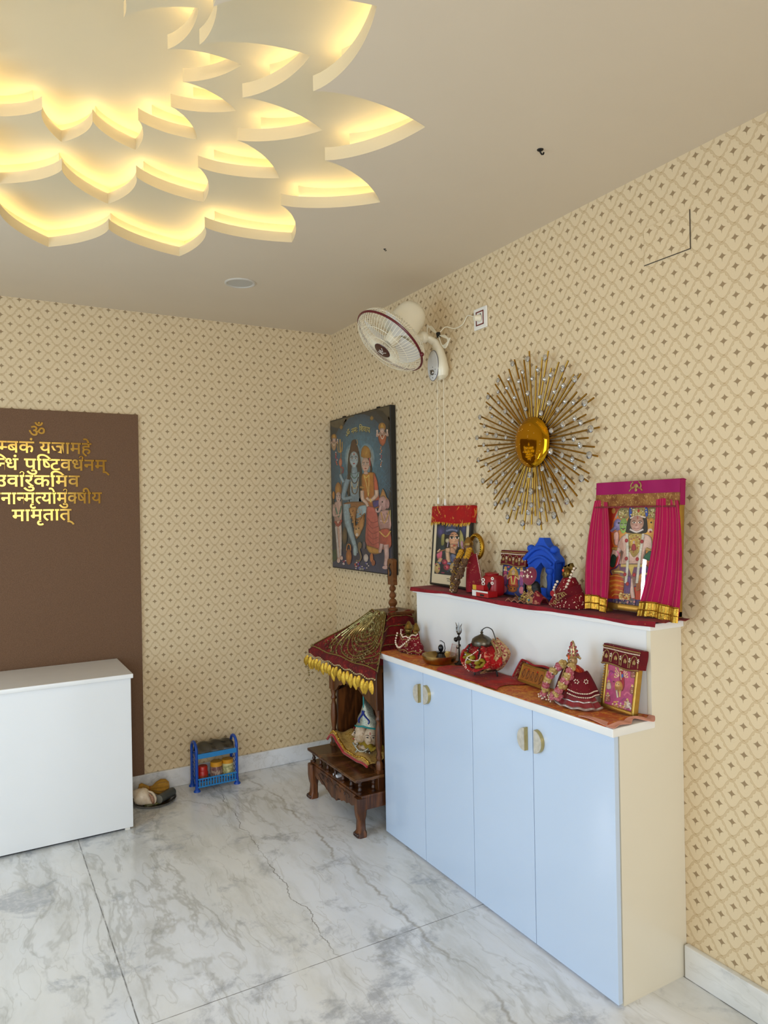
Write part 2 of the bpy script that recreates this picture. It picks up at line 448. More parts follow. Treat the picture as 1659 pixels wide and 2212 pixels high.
# main ceiling plane with the outer petal outline cut out
bm = MB(); c0 = contour(*LV[0])
N = len(c0)
def rect_pt(x, y):
    dx, dy = x-LC[0], y-LC[1]
    ts = []
    if dx > 1e-9: ts.append((0.05-LC[0])/dx)
    if dx < -1e-9: ts.append((XL-.05-LC[0])/dx)
    if dy > 1e-9: ts.append((0.05-LC[1])/dy)
    if dy < -1e-9: ts.append((YF-.05-LC[1])/dy)
    t = min(ts); return (LC[0]+dx*t, LC[1]+dy*t)
outer = [rect_pt(*p) for p in c0]
A = [bm.bm.verts.new((p[0], p[1], H)) for p in c0]; B = [bm.bm.verts.new((p[0], p[1], H)) for p in outer]
for i in range(N): bm.bm.faces.new((A[i], B[i], B[(i+1) % N], A[(i+1) % N]))
for cx_, cy_ in ((0.05, 0.05), (XL-.05, 0.05), (XL-.05, YF-.05), (0.05, YF-.05)):     # corner triangles
    best = sorted(range(N), key=lambda i: (outer[i][0]-cx_)**2+(outer[i][1]-cy_)**2)[:2]
    bm.bm.faces.new((bm.bm.verts.new((cx_, cy_, H)), B[best[0]], B[best[1]]))
ceil = bm.build('ceiling', mt_paint, smooth=False, recalc=False); ceil['kind'] = 'structure'
for li, (R, r, off) in enumerate(LV):
    z0 = H+HS*li; z1 = z0+LIP; z2 = z0+HS
    inner = contour(R, r, off); cove = contour(R, r, off, 0.085)
    nxt = contour(*LV[li+1]) if li < 2 else None
    mb = MB(); vb = mb.bm.verts
    rings = [[vb.new((x, y, z)) for x, y in ring] for ring, z in ((inner, z0), (inner, z1), (cove, z1), (cove, z2))]
    for a, b_ in zip(rings, rings[1:]):
        for i in range(N): mb.bm.faces.new((a[i], a[(i+1) % N], b_[(i+1) % N], b_[i]))
    # the next level's plane, from the cove wall in to its own petal outline (angles line up by construction)
    top = rings[-1]
    if nxt:
        nr = [vb.new((x, y, z2)) for x, y in nxt]
        # both outlines start at off-15 deg: shift so that equal angles meet
        d = int(round((LV[li+1][2]-off)/(360/N)))
        for i in range(N):
            j = (i-d) % N
            mb.bm.faces.new((top[i], top[(i+1) % N], nr[(j+1) % N], nr[j]))
    else:
        cv = vb.new((LC[0], LC[1], z2))
        for i in range(N): mb.bm.faces.new((top[i], top[(i+1) % N], cv))
    o = mb.build('petal_recess', [mt_cream], ceil, smooth=True, ang=30)
    st = MB(); path = contour(R, r, off, 0.07, 12)
    st.tube([(x, y, z1+0.006) for x, y in path], 0.005, 0, 4, closed=True)
    st.build('led_strip', mt_led, o, smooth=False)
# recessed downlight, two hooks
dl = thing('downlight', 'round white recessed ceiling downlight, switched off', 'ceiling light', (-.875, -.76, H))
dl.rotation_euler = (0, 0, 0)
MB().lathe([(.078, 0), (.078, -.003), (.072, -.006), (.064, -.004), (.062, -.001)], n=40).build('trim_ring', M('downlight_trim', (206, 200, 188), .5, var=.01), dl)
MB().lathe([(.0, -.002), (.062, -.002)], n=40, cap=False).build('diffuser', M('grey_diffuser', (186, 184, 176), .4, var=.01), dl)
for (hx, hy, lab, s) in ((-.4467, -2.496, 'small dark hook in the ceiling, the nearer and larger one, above the sunburst', 1.0), (-.4566, -1.498, 'tiny dark hook in the ceiling above the wall fan', .55)):
    o = MB().tube([(0, 0, 0), (0, 0, -.008*s), (.006*s, 0, -.014*s), (.013*s, 0, -.012*s), (.015*s, 0, -.006*s)], .0028*s, n=6).lathe([(.011*s, 0), (.009*s, -.003*s), (0.001, -.003*s)], n=12).build('ceiling_hook', mt_hook)
    o.location = (hx, hy, H); tag(o, lab, 'hook', 'ceiling hooks')
# ------------------------------------------------------------------ cabinet with raised back shelf
CY0, CY1 = -2.654, -1.188          # near end, far end
cab = thing('storage_cabinet', 'long white glossy storage cabinet with four doors and raised back shelf along patterned wall', 'cabinet', (0, CY0, 0))
L = CY1-CY0
b = MB()
b.box2((-.301, 0.004, .0), (-.004, L, .858))
b.build('body', mt_lam, cab, smooth=False)
MB().box2((-.3035, .0004, .006), (-.301, L-.002, .857)).build('door_gap_shade', mt_dark, cab, smooth=False)  # dark sheet behind the doors, stands in for the shade in their gaps
MB().box2((-.3045, -.0, .0), (-.0005, .016, .86)).box2((-.152, 0.0, .86), (-.0005, .016, 1.176)).build('side_panel', mt_side, cab, smooth=False)
MB().box2((-.15, 0.016, .886), (-.001, L-.04, 1.176)).build('back_riser', mt_lam, cab, smooth=False)
s = MB().box2((-.346, -.012, .86), (-.15, L+.016, .888), bev=.003); s.build('stone_top', mt_stone, cab)
MB().box2((-.168, -.012, 1.176), (-.001, L-.03, 1.198), bev=.003).build('upper_board', mt_stone, cab)
d0 = [-0.001, .381, .744, 1.106, L]
mt_handle = M('pearl_inlay', (206, 200, 186), .25, var=.12, vs_=60, coat=.3)
mt_hgold = M('pale_gold', (196, 172, 112), .25, .85, var=.05)
for k in range(4):
    dr = MB().box2((-.328, d0[k]+.0018, .010), (-.3085, d0[k+1]-.0016, .857), bev=.0012).build('door', mt_door, cab)
for k, (yc, zc, side) in enumerate(((-2.316, .750, 1), (-2.229, .745, -1), (-1.593, .763, 1), (-1.511, .759, -1))):
    door = [o for o in cab.children if o.name.startswith('door')][k]
    a0, a1 = (-pi/2, pi/2) if side < 0 else (pi/2, 3*pi/2)
    # half discs: flat edges face each other across the door gap
    sgn = 1 if side < 0 else -1
    e = yc-CY0+sgn*-.017
    pts = [(e+sgn*.036*cos(t), zc+.041*sin(t)) for t in [(-pi/2)+pi*i/20 for i in range(21)]]
    T = lambda x, y, z: (y, x, z)
    hd = MB().prism(pts, -.3475, -.3440, 0, T).build('handle', mt_handle, door)
    gp_ = [(e+sgn*(.037*cos(t)-.001), zc+.042*sin(t)) for t in [(-pi/2)+pi*i/20 for i in range(21)]]
    MB().prism(gp_, -.3440, -.3285, 0, T).box2((-.341, e-sgn*.0012-.0006, zc-.013), (-.334, e-sgn*.0012+.0006, zc+.013)).build('handle_rim', mt_hgold, hd)

# ------------------------------------------------------------------ counter and felt panel on the back wall
ct = thing('white_counter', 'white glossy counter with stone top in front of the brown panel', 'counter', (-1.76, -.25, 0))
MB().box2((-.372, -.222, .012), (.372, .222, .764), bev=.002).build('body', mt_lam, ct)
MB().box2((-.385, -.236, .764), (.382, .226, .786), bev=.003).build('stone_top', mt_stone, ct)
MB().box2((-.36, -.20, 0), (.36, .21, .012)).build('under_gap_shade', mt_dark, ct, smooth=False)  # dark block that stands in for the shade in the gap under the counter
for sx in (-1, 1): MB().box2((sx*.345-.012, -.215, 0), (sx*.345+.012, -.20, .012)).build('foot', mt_white, ct, smooth=False)

pn = thing('wall_panel', 'tall brown felt wall panel with gold lettering behind the white counter', 'wall panel', (-1.76, 0, .088))
MB().box2((-.52, -.016, 0), (.52, -.0005, 2.07), bev=.002).build('felt_board', mt_felt, pn)

def glyphs(txt, size=1.0, ext=0.0, off=0.0):
    """outline of a string as (bmesh, width) in the XY plane"""
    c = bpy.data.curves.new('tmp', 'FONT'); c.body = txt; c.size = size; c.extrude = ext; c.offset = off; c.resolution_u = 5
    o = bpy.data.objects.new('tmp', c); COL.objects.link(o)
    me = o.to_mesh(); t = bmesh.new(); t.from_mesh(me); o.to_mesh_clear()
    bpy.data.objects.remove(o); bpy.data.curves.remove(c)
    return t
_adv = {}
def adv(ch):
    if ch not in _adv:
        def wid(s_):
            t = glyphs(s_); x = [v.co.x for v in t.verts]; t.free(); return max(x) if x else 0
        _adv[ch] = wid(ch+'ममम')-wid('ममम')
    return _adv[ch]
HALF = {'म': .43, 'न': .40, 'स': .52, 'ष': .40, 'त': .33, 'ब': .40, 'क': .56}
def compose(tokens):
    """Devanagari line from single letters; 'X-' = half form, 'r^' = hook above the previous letter"""
    B = bmesh.new(); x = 0.0
    for tk in tokens:
        if tk == ' ': x += .30; continue
        if tk == 'r^':
            mb = MB(); mb.bm.free(); mb.bm = B
            n = 12; pts = [(x-.16+.11*cos(radians(200-a)), .74+.10*sin(radians(200-a))-.02) for a in range(0, 200, 16)]
            pts = [(x-.05, .62)]+[(x-.12+.09*cos(radians(a)), .74+.09*sin(radians(a))) for a in range(-40, 200, 20)]
            mb.tube([(px, py, 0) for px, py in pts], .038, 0, 6); continue
        t = glyphs(tk[0], ext=.04, off=.013)
        if tk.endswith('-'):
            cut = HALF.get(tk[0], .4)
            xs = max(v.co.x for v in t.verts); ad = adv(tk[0]); cut = min(cut, ad*.68)
            bmesh.ops.bisect_plane(t, geom=t.verts[:]+t.edges[:]+t.faces[:], plane_co=(cut, 0, 0), plane_no=(1, 0, 0), clear_outer=True)
            a = cut
        else: a = adv(tk[0])
        bmesh.ops.translate(t, vec=(x, 0, 0), verts=t.verts)
        vm = {}
        for v in t.verts: vm[v] = B.verts.new(v.co)
        for f in t.faces:
            try: B.faces.new([vm[v] for v in f.verts])
            except ValueError: pass
        t.free(); x += a
    return B, x
LINES = [('om_symbol', ['ॐ'], -1.762, 2.012, .092, None),
         ('text_line', ['त-', '्', 'य', 'म-', 'ब', 'क', 'ं', ' ', 'य', 'ज', 'ा', 'म', 'ह', 'े'], -1.762, 1.927, .094, .535),
         ('text_line', ['स', 'ु', 'ग', 'ि', 'न-', 'ध', 'ं', ' ', 'प', 'ु', 'ि', 'ष-', 'ट', 'व', 'ध', 'r^', 'न', 'म', '्'], -1.762, 1.836, .094, .69),
         ('text_line', ['उ', 'व', 'ा', 'r^', 'र', 'ु', 'क', 'ि', 'म', 'व'], -1.762, 1.748, .094, .41),
         ('text_line', ['ब', 'न-', 'ध', 'न', 'ा', 'न-', 'म', 'ृ', 'त-', 'य', 'ो', 'म', 'ु', 'r^', 'क-', 'ष', 'ी', 'य'], -1.762, 1.656, .094, .635),
         ('text_line', ['म', 'ा', 'म', 'ृ', 'त', 'ा', 'त', '्'], -1.745, 1.566, .094, .285)]
for nm, tk, xc, zb, em, wd_ in LINES:
    B, wid = compose(tk)
    sx = em if wd_ is None else wd_/wid
    mb = MB(); mb.bm.free(); mb.bm = B
    mb.xf(Matrix(((sx, 0, 0, xc+1.76-wid*sx/2), (0, 0, -.06, -.0185), (0, em, 0, zb-.088), (0, 0, 0, 1))))
    mb.build(nm, mt_gold, pn, smooth=False)

# ------------------------------------------------------------------ picture-making
def homog(quad):
    """zoom-pixel quad (TL,TR,BR,BL) -> unit square (u right, v up)"""
    A = []; B = []
    for (x, y), (u, v) in zip(quad, ((0, 1), (1, 1), (1, 0), (0, 0))):
        A.append([x, y, 1, 0, 0, 0, -u*x, -u*y]); B.append(u); A.append([0, 0, 0, x, y, 1, -v*x, -v*y]); B.append(v)
    n = 8
    Mx = [A[i]+[B[i]] for i in range(n)]
    for i in range(n):
        p = max(range(i, n), key=lambda r: abs(Mx[r][i])); Mx[i], Mx[p] = Mx[p], Mx[i]
        d = Mx[i][i]; Mx[i] = [v/d for v in Mx[i]]
        for r in range(n):
            if r != i:
                f = Mx[r][i]; Mx[r] = [a-f*b for a, b in zip(Mx[r], Mx[i])]
    h = [Mx[i][8] for i in range(n)]
    return lambda x, y: ((h[0]*x+h[1]*y+h[2])/(h[6]*x+h[7]*y+1), (h[3]*x+h[4]*y+h[5])/(h[6]*x+h[7]*y+1))
class Print:
    def __init__(s, quad, w, h, y=0.0, mul=1.0, z0=0.0):
        s.mul = mul; s.z0 = z0; s.f = homog(quad); s.w = w; s.h = h; s.bm = bmesh.new(); s.k = 0; s.y = y
        s.lay = s.bm.loops.layers.float_color.new('ink')
        s.poly_uv([(0, 0), (1, 0), (1, 1), (0, 1)], (30, 30, 30))
    def L(s, c): return tuple(q*s.mul for q in lin(c))
    def P(s, u, v):
        u = min(max(u, 0), 1); v = min(max(v, 0), 1)
        return s.bm.verts.new(((u-.5)*s.w, s.y-s.k*7e-6, s.z0+v*s.h))
    def poly_uv(s, uv, c, c1=None):
        s.k += 1; vs_ = [s.P(*p) for p in uv]
        try: f = s.bm.faces.new(vs_)
        except ValueError: return
        cc = [s.L(c)]*len(vs_) if c1 is None else [s.L(c1 if i >= len(vs_)//2 else c) for i in range(len(vs_))]
        for l, q in zip(f.loops, cc): l[s.lay] = (*q, 1)
        if len(vs_) > 4:
            bmesh.ops.triangulate(s.bm, faces=[f], ngon_method='EAR_CLIP')
    @staticmethod
    def soft(pts, n=4, closed=True):
        N = len(pts); out = []
        for i in range(N if closed else N-1):
            p = [pts[(i+d) % N] if closed else pts[min(max(i+d, 0), N-1)] for d in (-1, 0, 1, 2)]
            for k in range(n):
                t = k/n
                out.append(tuple(.5*(2*p[1][j]+(p[2][j]-p[0][j])*t*.8+(2*p[0][j]-5*p[1][j]+4*p[2][j]-p[3][j])*t*t*.8+.4*t*t*(p[1][j]-p[2][j])*0+(3*p[1][j]-p[0][j]-3*p[2][j]+p[3][j])*t**3*.8+2*.2*(p[2][j]-p[1][j])*t) for j in (0, 1)))
        if not closed: out.append(pts[-1])
        return out
    def poly(s, pts, c, c1=None, flat=False):
        xs = [p[0] for p in pts]; ys = [p[1] for p in pts]; sz = min(max(xs)-min(xs), max(ys)-min(ys))
        if flat or len(pts) < 4 or sz < 14: s.poly_uv([s.f(x, y) for x, y in pts], c, c1); return
        q = s.soft(pts); N = len(q); dk = tuple(v*.55 for v in c)
        s.poly_uv([s.f(x, y) for x, y in q], dk)
        ar = sum(q[i][0]*q[(i+1) % N][1]-q[(i+1) % N][0]*q[i][1] for i in range(N)); sg = -1 if ar > 0 else 1
        for w_, cc in ((min(4.5, sz*.07), tuple(v*.84 for v in c)), (min(13, sz*.17), c)):
            o = []
            for i in range(N):
                dx, dy = q[(i+1) % N][0]-q[i-1][0], q[(i+1) % N][1]-q[i-1][1]; d = sqrt(dx*dx+dy*dy) or 1
                o.append((q[i][0]+sg*dy/d*w_, q[i][1]-sg*dx/d*w_))
            s.poly_uv([s.f(x, y) for x, y in o], cc, c1 if cc is c else None)
    def ell(s, cx, cy, rx, ry, c, c1=None, a0=0, n=22, rot=0):
        s.k += 1; c1 = c1 or c
        ctr = s.P(*s.f(cx, cy)); ca, sa = cos(radians(rot)), sin(radians(rot))
        ring = []
        for i in range(n):
            dx, dy = rx*cos(2*pi*i/n), ry*sin(2*pi*i/n)
            ring.append(s.P(*s.f(cx+dx*ca-dy*sa, cy+dx*sa+dy*ca)))
        for i in range(n):
            f = s.bm.faces.new((ctr, ring[i], ring[(i+1) % n]))
            for l, q in zip(f.loops, (c, c1, c1)): l[s.lay] = (*s.L(q), 1)
    def line(s, pts, wd, c, taper=False):
        """soft brush stroke, wide ones with a darker contour"""
        if not taper:
            wl = list(wd) if hasattr(wd, '__len__') else [wd]*len(pts)
            q = s.soft(pts, 4, False) if len(pts) > 2 else pts
            m = 4 if len(pts) > 2 else 1
            ww = [wl[i//m]+(wl[min(i//m+1, len(wl)-1)]-wl[i//m])*((i % m)/m) for i in range(len(q))]
            if max(ww) > 16:
                s.line(q, ww, tuple(v*.6 for v in c), True); s.line(q, [v*.8 for v in ww], tuple(v*.86 for v in c), True); s.line([(x-.04*v, y) for (x, y), v in zip(q, ww)], [v*.5 for v in ww], c, True)
            else: s.line(q, ww, c, True)
            return
        n = len(pts); Lf = []; Rt = []
        for i, (x, y) in enumerate(pts):
            a = pts[max(i-1, 0)]; b_ = pts[min(i+1, n-1)]
            dx, dy = b_[0]-a[0], b_[1]-a[1]; d = sqrt(dx*dx+dy*dy) or 1
            q = wd[i]/2 if hasattr(wd, '__len__') else wd/2
            Lf.append((x-dy/d*q, y+dx/d*q)); Rt.append((x+dy/d*q, y-dx/d*q))
        s.k += 1
        A = [s.P(*s.f(*p)) for p in Lf]; B = [s.P(*s.f(*p)) for p in Rt]
        for i in range(n-1):
            try: f = s.bm.faces.new((A[i], B[i], B[i+1], A[i+1]))
            except ValueError: continue
            for l in f.loops: l[s.lay] = (*s.L(c), 1)
    def dots(s, pts, r, c, c1=None):
        for x, y in pts: s.ell(x, y, r, r, c, c1, n=8)
    def scatter(s, x0, y0, x1, y1, n, r, cols, seed=1):
        rd = random.Random(seed)
        for i in range(n): s.ell(rd.uniform(x0, x1), rd.uniform(y0, y1), r*rd.uniform(.6, 1.3), r*rd.uniform(.6, 1.3), rd.choice(cols), n=7)
    def text(s, txt, fn, c):
        t = txt if not isinstance(txt, str) else glyphs(txt); s.k += 1
        t.normal_update()
        for f in t.faces:
            if f.normal.z < .5: continue
            try: nf = s.bm.faces.new([s.P(*s.f(*fn(v.co.x, v.co.y))) for v in f.verts])
            except ValueError: continue
            for l in nf.loops: l[s.lay] = (*s.L(c), 1)
        if not isinstance(txt, bmesh.types.BMesh): t.free()
    def face(s, cx, cy, w, h, skin, dark=(50, 30, 25), lip=(160, 60, 55), brow=True, shade=None):
        sh = shade or tuple(int(v*.8) for v in skin)
        s.ell(cx, cy, w, h, skin, sh)
        s.poly([(cx-w*.85, cy+h*.25), (cx+w*.85, cy+h*.25), (cx+w*.3, cy+h*1.05), (cx-w*.3, cy+h*1.05)], skin, None, True)
        for sx in (-1, 1):
            s.ell(cx+sx*w*.42, cy-h*.08, w*.25, h*.10, (235, 228, 220)); s.ell(cx+sx*w*.42, cy-h*.08, w*.12, h*.10, dark)
            s.line([(cx+sx*w*.16, cy-h*.22), (cx+sx*w*.45, cy-h*.32), (cx+sx*w*.75, cy-h*.2)], h*.07, dark)
        s.line([(cx+w*.03, cy-h*.1), (cx+w*.08, cy+h*.25), (cx-w*.08, cy+h*.32)], h*.05, sh)
        s.ell(cx, cy+h*.58, w*.27, h*.09, lip)
    def build(s, name, mat, parent):
        me = bpy.data.meshes.new(name); s.bm.to_mesh(me); s.bm.free(); me.materials.append(mat)
        o = bpy.data.objects.new(name, me); COL.objects.link(o); o.parent = parent; return o
mt_print = print_mat('printed_gloss', .3, .5)
mt_print_m = print_mat('printed_satin', .45, .15)

# ------------------------------------------------------------------ big poster
po_ = thing('poster', 'tall dark-edged devotional poster of a blue-grey couple and attendants hung beside the room corner', 'picture', (-.022, -.422, 1.222), (0, 0, RW))
PW, PH = .775, .955
MB().box2((-PW/2, -.016, 0), (PW/2, .018, PH), bev=.003).build('board', M('poster_edge', (16, 18, 18), .45, var=.1), po_)
for sx in (-.22, .22): MB().box2((sx-.012, -.002, PH), (sx+.012, .012, PH+.012), bev=.002).build('hanger', mt_hook, po_)
pr = Print([(150, 258), (772, 100), (752, 1942), (183, 1850)], PW-.012, PH-.012, -.0165, .8, .006)
pr.ell(450, 1000, 900, 1500, (44, 84, 104), (12, 26, 38))
pr.ell(460, 800, 330, 620, (92, 150, 172), (34, 70, 92))
pr.poly([(100, 1650), (800, 1650), (800, 2000), (100, 2000)], (24, 34, 66), (36, 52, 92), True)
pr.poly([(150, 1700), (250, 1660), (240, 1760), (180, 1800)], (44, 78, 50))
for i in range(14):
    rd = random.Random(i); x = rd.uniform(610, 760); y = rd.uniform(700, 1100)
    pr.line([(x-40, y), (x-15, y-30), (x+15, y+10), (x+40, y-25)], 4, (60, 112, 140))
pr.poly([(150, 258), (400, 196), (330, 232), (288, 312), (232, 345), (172, 322), (150, 300)], (86, 76, 54))
pr.poly([(560, 154), (772, 100), (778, 330), (756, 250), (690, 165), (630, 150)], (76, 66, 46))
pr.poly([(690, 165), (756, 250), (778, 340), (770, 420), (700, 260), (630, 160)], (18, 20, 22))
for x, y in ((265, 330), (585, 240)): pr.poly([(x-22, y), (x-8, y-26), (x, y-34), (x+8, y-26), (x+22, y), (x, y+30)], (150, 116, 50))
B_, wid_ = compose(['ॐ', ' ', 'न', 'म', 'ः', ' ', 'ि', 'श', 'व', 'ा', 'य'])
arc = lambda dx, dy, q=95: (lambda x, y: (312+dx+252*x/wid_, 470+dy-70*sin(min(max(x/wid_, 0), 1)*pi*.72+.25)-q*y-18*x/wid_))
pr.text(B_, arc(5, 7), (14, 26, 26)); pr.text(B_, arc(0, 0), (190, 178, 104)); B_.free()
def deity_small(x, y, s_, robe, seed=0):
    pr.ell(x, y-95*s_, 44*s_, 60*s_, (196, 140, 52), (150, 96, 30))
    pr.ell(x, y+20*s_, 52*s_, 62*s_, (206, 170, 150), (150, 110, 90)); pr.poly([(x-48*s_, y+20*s_), (x+48*s_, y+20*s_), (x+36*s_, y+120*s_), (x, y+165*s_), (x-36*s_, y+120*s_)], robe)
    pr.face(x, y-52*s_, 26*s_, 38*s_, (226, 190, 170)); pr.poly([(x-28*s_, y-80*s_), (x+28*s_, y-80*s_), (x+18*s_, y-128*s_), (x, y-150*s_), (x-18*s_, y-128*s_)], (206, 154, 62))
    for q in (-1, 1):
        pr.line([(x+q*40*s_, y), (x+q*64*s_, y+30*s_), (x+q*58*s_, y-30*s_)], 18*s_, (220, 184, 164)); pr.ell(x+q*60*s_, y-45*s_, 10*s_, 16*s_, (226, 200, 180))
    pr.line([(x-26*s_, y+10*s_), (x, y+70*s_), (x+26*s_, y+10*s_)], 9*s_, (230, 214, 190))
deity_small(190, 500, .62, (190, 150, 110)); deity_small(690, 430, .86, (186, 96, 60))
rd = random.Random(5)
for (x, y0, y1) in ((672, 580, 800), (216, 620, 760)):
    for i in range(12): pr.ell(x+rd.uniform(-9, 9), y0+(y1-y0)*i/11, 6, 8, rd.choice([(196, 60, 90), (230, 220, 210), (220, 130, 60)]), n=7)
# trident staff at the left
pr.line([(262, 560), (266, 1000), (274, 1300)], 10, (150, 120, 90)); pr.line([(232, 500), (236, 610), (272, 610), (276, 500)], 8, (196, 150, 60)); pr.line([(254, 470), (256, 620)], 12, (206, 160, 66))
pr.ell(258, 735, 17, 46, (224, 150, 110), (180, 96, 70)); pr.line([(255, 790), (285, 800), (280, 860)], 9, (170, 40, 40))
# central seated man: halo, hair, torso, legs
pr.ell(392, 690, 92, 175, (224, 214, 180), (92, 140, 160)); pr.ell(525, 700, 84, 170, (214, 190, 150), (92, 140, 160))
pr.poly([(352, 600), (440, 590), (470, 780), (480, 900), (440, 1130), (420, 1180), (352, 1100), (335, 900), (330, 800)], (54, 40, 28))
pr.poly([(372, 500), (412, 478), (424, 520), (444, 620), (356, 640)], (84, 48, 26)); pr.line([(425, 480), (436, 520), (424, 545)], 6, (200, 150, 60))
pr.poly([(318, 900), (350, 860), (450, 850), (485, 900), (480, 1000), (455, 1160), (460, 1190), (330, 1190), (345, 1100), (310, 1000)], (150, 176, 186), (120, 146, 160))
pr.poly([(330, 880), (362, 850), (352, 1100), (346, 1180), (322, 1040)], (50, 36, 26)); pr.poly([(452, 850), (482, 880), (478, 1000), (448, 1150), (440, 1000)], (50, 36, 26))
pr.line([(330, 930), (296, 1060), (290, 1140), (372, 1130)], [60, 52, 46, 40], (140, 168, 180)); pr.line([(290, 960), (262, 900), (256, 870)], [34, 30, 26], (150, 178, 190))
pr.poly([(374, 780), (420, 780), (430, 860), (370, 870)], (140, 166, 176))
pr.face(396, 705, 44, 88, (176, 196, 202), (30, 26, 28), (170, 70, 70))
pr.line([(376, 640), (420, 636)], 6, (230, 226, 214)); pr.line([(376, 654), (420, 650)], 5, (230, 226, 214)); pr.ell(398, 650, 5, 14, (170, 50, 40))
for q in (0, 1, 2, 3): pr.line([(362+q*3, 860+q*50), (380, 905+q*56), (402, 920+q*58), (424, 902+q*56), (442-q*3, 858+q*50)], 10, ((86, 124, 108), (70, 52, 36), (196, 180, 140), (96, 70, 44))[q])
pr.poly([(290, 1190), (470, 1180), (520, 1230), (500, 1330), (440, 1380), (340, 1330)], (150, 96, 50), (180, 120, 66))
pr.line([(320, 1200), (330, 1400), (400, 1650), (412, 1720)], [80, 70, 40, 34], (156, 182, 190))
pr.poly([(440, 1230), (520, 1220), (520, 1300), (420, 1360), (410, 1320)], (164, 190, 198), (130, 156, 168)); pr.poly([(384, 1640), (412, 1640), (416, 1740), (384, 1736)], (166, 190, 196))
pr.poly([(340, 1250), (420, 1240), (400, 1450), (440, 1380), (500, 1300), (490, 1440), (430, 1560), (404, 1560), (380, 1400)], (176, 116, 56), (206, 150, 84))
pr.ell(424, 1490, 34, 62, (216, 176, 120), (170, 116, 60)); pr.ell(412, 1470, 6, 8, (40, 30, 26)); pr.ell(438, 1462, 6, 8, (40, 30, 26)); pr.ell(420, 1530, 14, 18, (226, 206, 186))
pr.scatter(350, 1260, 470, 1400, 26, 6, [(120, 70, 34), (214, 160, 90)], 3)
# woman in orange
pr.poly([(478, 880), (540, 860), (612, 880), (636, 1080), (640, 1240), (560, 1260), (486, 1150), (470, 1000)], (206, 136, 44), (176, 96, 40))
pr.poly([(590, 870), (632, 960), (650, 1180), (640, 1260), (600, 1180)], (206, 96, 66))
pr.poly([(468, 680), (480, 590), (510, 556), (548, 580), (570, 650), (566, 700), (520, 690)], (206, 150, 56), (160, 104, 36)); pr.ell(520, 640, 46, 70, (196, 146, 60), (170, 116, 44))
pr.line([(548, 700), (570, 800), (566, 860)], 22, (50, 30, 24)); pr.face(514, 772, 40, 78, (230, 190, 166), (44, 26, 24), (180, 70, 64)); pr.line([(556, 700), (562, 790)], 9, (196, 70, 70))
pr.poly([(500, 845), (530, 845), (540, 880), (496, 880)], (226, 184, 160)); pr.line([(496, 890), (520, 920), (548, 888)], 10, (236, 196, 90)); pr.line([(500, 900), (524, 1010), (540, 1130), (548, 890)], 6, (236, 206, 120))
pr.line([(620, 1060), (616, 1120), (560, 1170), (520, 1140)], [46, 44, 36, 28], (232, 196, 172)); pr.line([(476, 1060), (480, 1150), (520, 1200), (540, 1280)], [40, 40, 34, 26], (232, 196, 172))
pr.line([(456, 1020), (500, 1030)], 26, (190, 140, 60)); pr.line([(556, 1150), (562, 1190)], 14, (240, 200, 100)); pr.poly([(580, 1180), (650, 1170), (640, 1230), (590, 1250)], (76, 60, 130))
pr.poly([(520, 1240), (600, 1250), (640, 1400), (650, 1700), (560, 1730), (500, 1600), (510, 1420)], (206, 104, 92), (176, 76, 66))
for q in range(6): pr.line([(522, 1350+q*56), (570, 1410+q*56), (630, 1390+q*56)], 7, (146, 56, 56))
pr.poly([(510, 1640), (640, 1690), (636, 1730), (540, 1720)], (196, 140, 60))
# standing youth at left
pr.poly([(200, 1180), (268, 1170), (276, 1320), (262, 1420), (210, 1420), (192, 1320)], (214, 176, 160), (176, 136, 120)); pr.poly([(206, 1400), (270, 1390), (268, 1740), (228, 1790), (214, 1600)], (220, 180, 160), (180, 140, 120))
pr.line([(214, 1440), (228, 1600), (240, 1760)], 20, (216, 206, 200)); pr.line([(256, 1430), (262, 1600), (262, 1740)], 14, (216, 206, 200)); pr.line([(204, 1380), (236, 1430), (270, 1370)], 26, (170, 70, 60))
pr.line([(210, 1230), (240, 1340), (268, 1220)], 12, (60, 120, 100)); pr.line([(196, 1200), (196, 1320), (250, 1310)], [34, 30, 24], (214, 176, 160)); pr.ell(236, 1040, 32, 80, (204, 150, 70), (150, 96, 44)); pr.face(238, 1120, 26, 54, (226, 190, 176))
pr.ell(190, 1100, 12, 44, (196, 130, 50)); pr.line([(190, 1140), (196, 1240)], 5, (120, 90, 50)); pr.ell(300, 1540, 26, 90, (120, 96, 60), (60, 50, 40)); pr.ell(240, 1790, 16, 24, (220, 184, 170)); pr.ell(270, 1766, 14, 20, (220, 184, 170))
# elephant-headed figure at right
pr.poly([(650, 1290), (740, 1280), (776, 1380), (740, 1500), (660, 1500), (630, 1400)], (216, 170, 160), (176, 130, 124)); pr.poly([(650, 1480), (740, 1480), (756, 1640), (700, 1700), (640, 1660), (636, 1560)], (196, 90, 70), (166, 66, 60))
pr.ell(684, 1200, 46, 82, (222, 180, 174), (180, 136, 132)); pr.ell(725, 1210, 22, 56, (206, 160, 156), (170, 124, 122)); pr.poly([(652, 1140), (668, 1080), (684, 1045), (704, 1080), (726, 1170), (690, 1130)], (196, 140, 80)); pr.line([(664, 1230), (640, 1290), (616, 1290), (612, 1260)], [34, 26, 20, 14], (222, 180, 174))
pr.ell(676, 1190, 7, 10, (40, 28, 28)); pr.line([(700, 1310), (720, 1400), (650, 1390)], [40, 36, 28], (216, 172, 164)); pr.line([(660, 1300), (690, 1420), (740, 1290)], 10, (206, 156, 70)); pr.line([(700, 1640), (706, 1760), (690, 1850)], [56, 46, 36], (222, 180, 172)); pr.line([(660, 1630), (640, 1720)], [40, 30], (222, 180, 172))
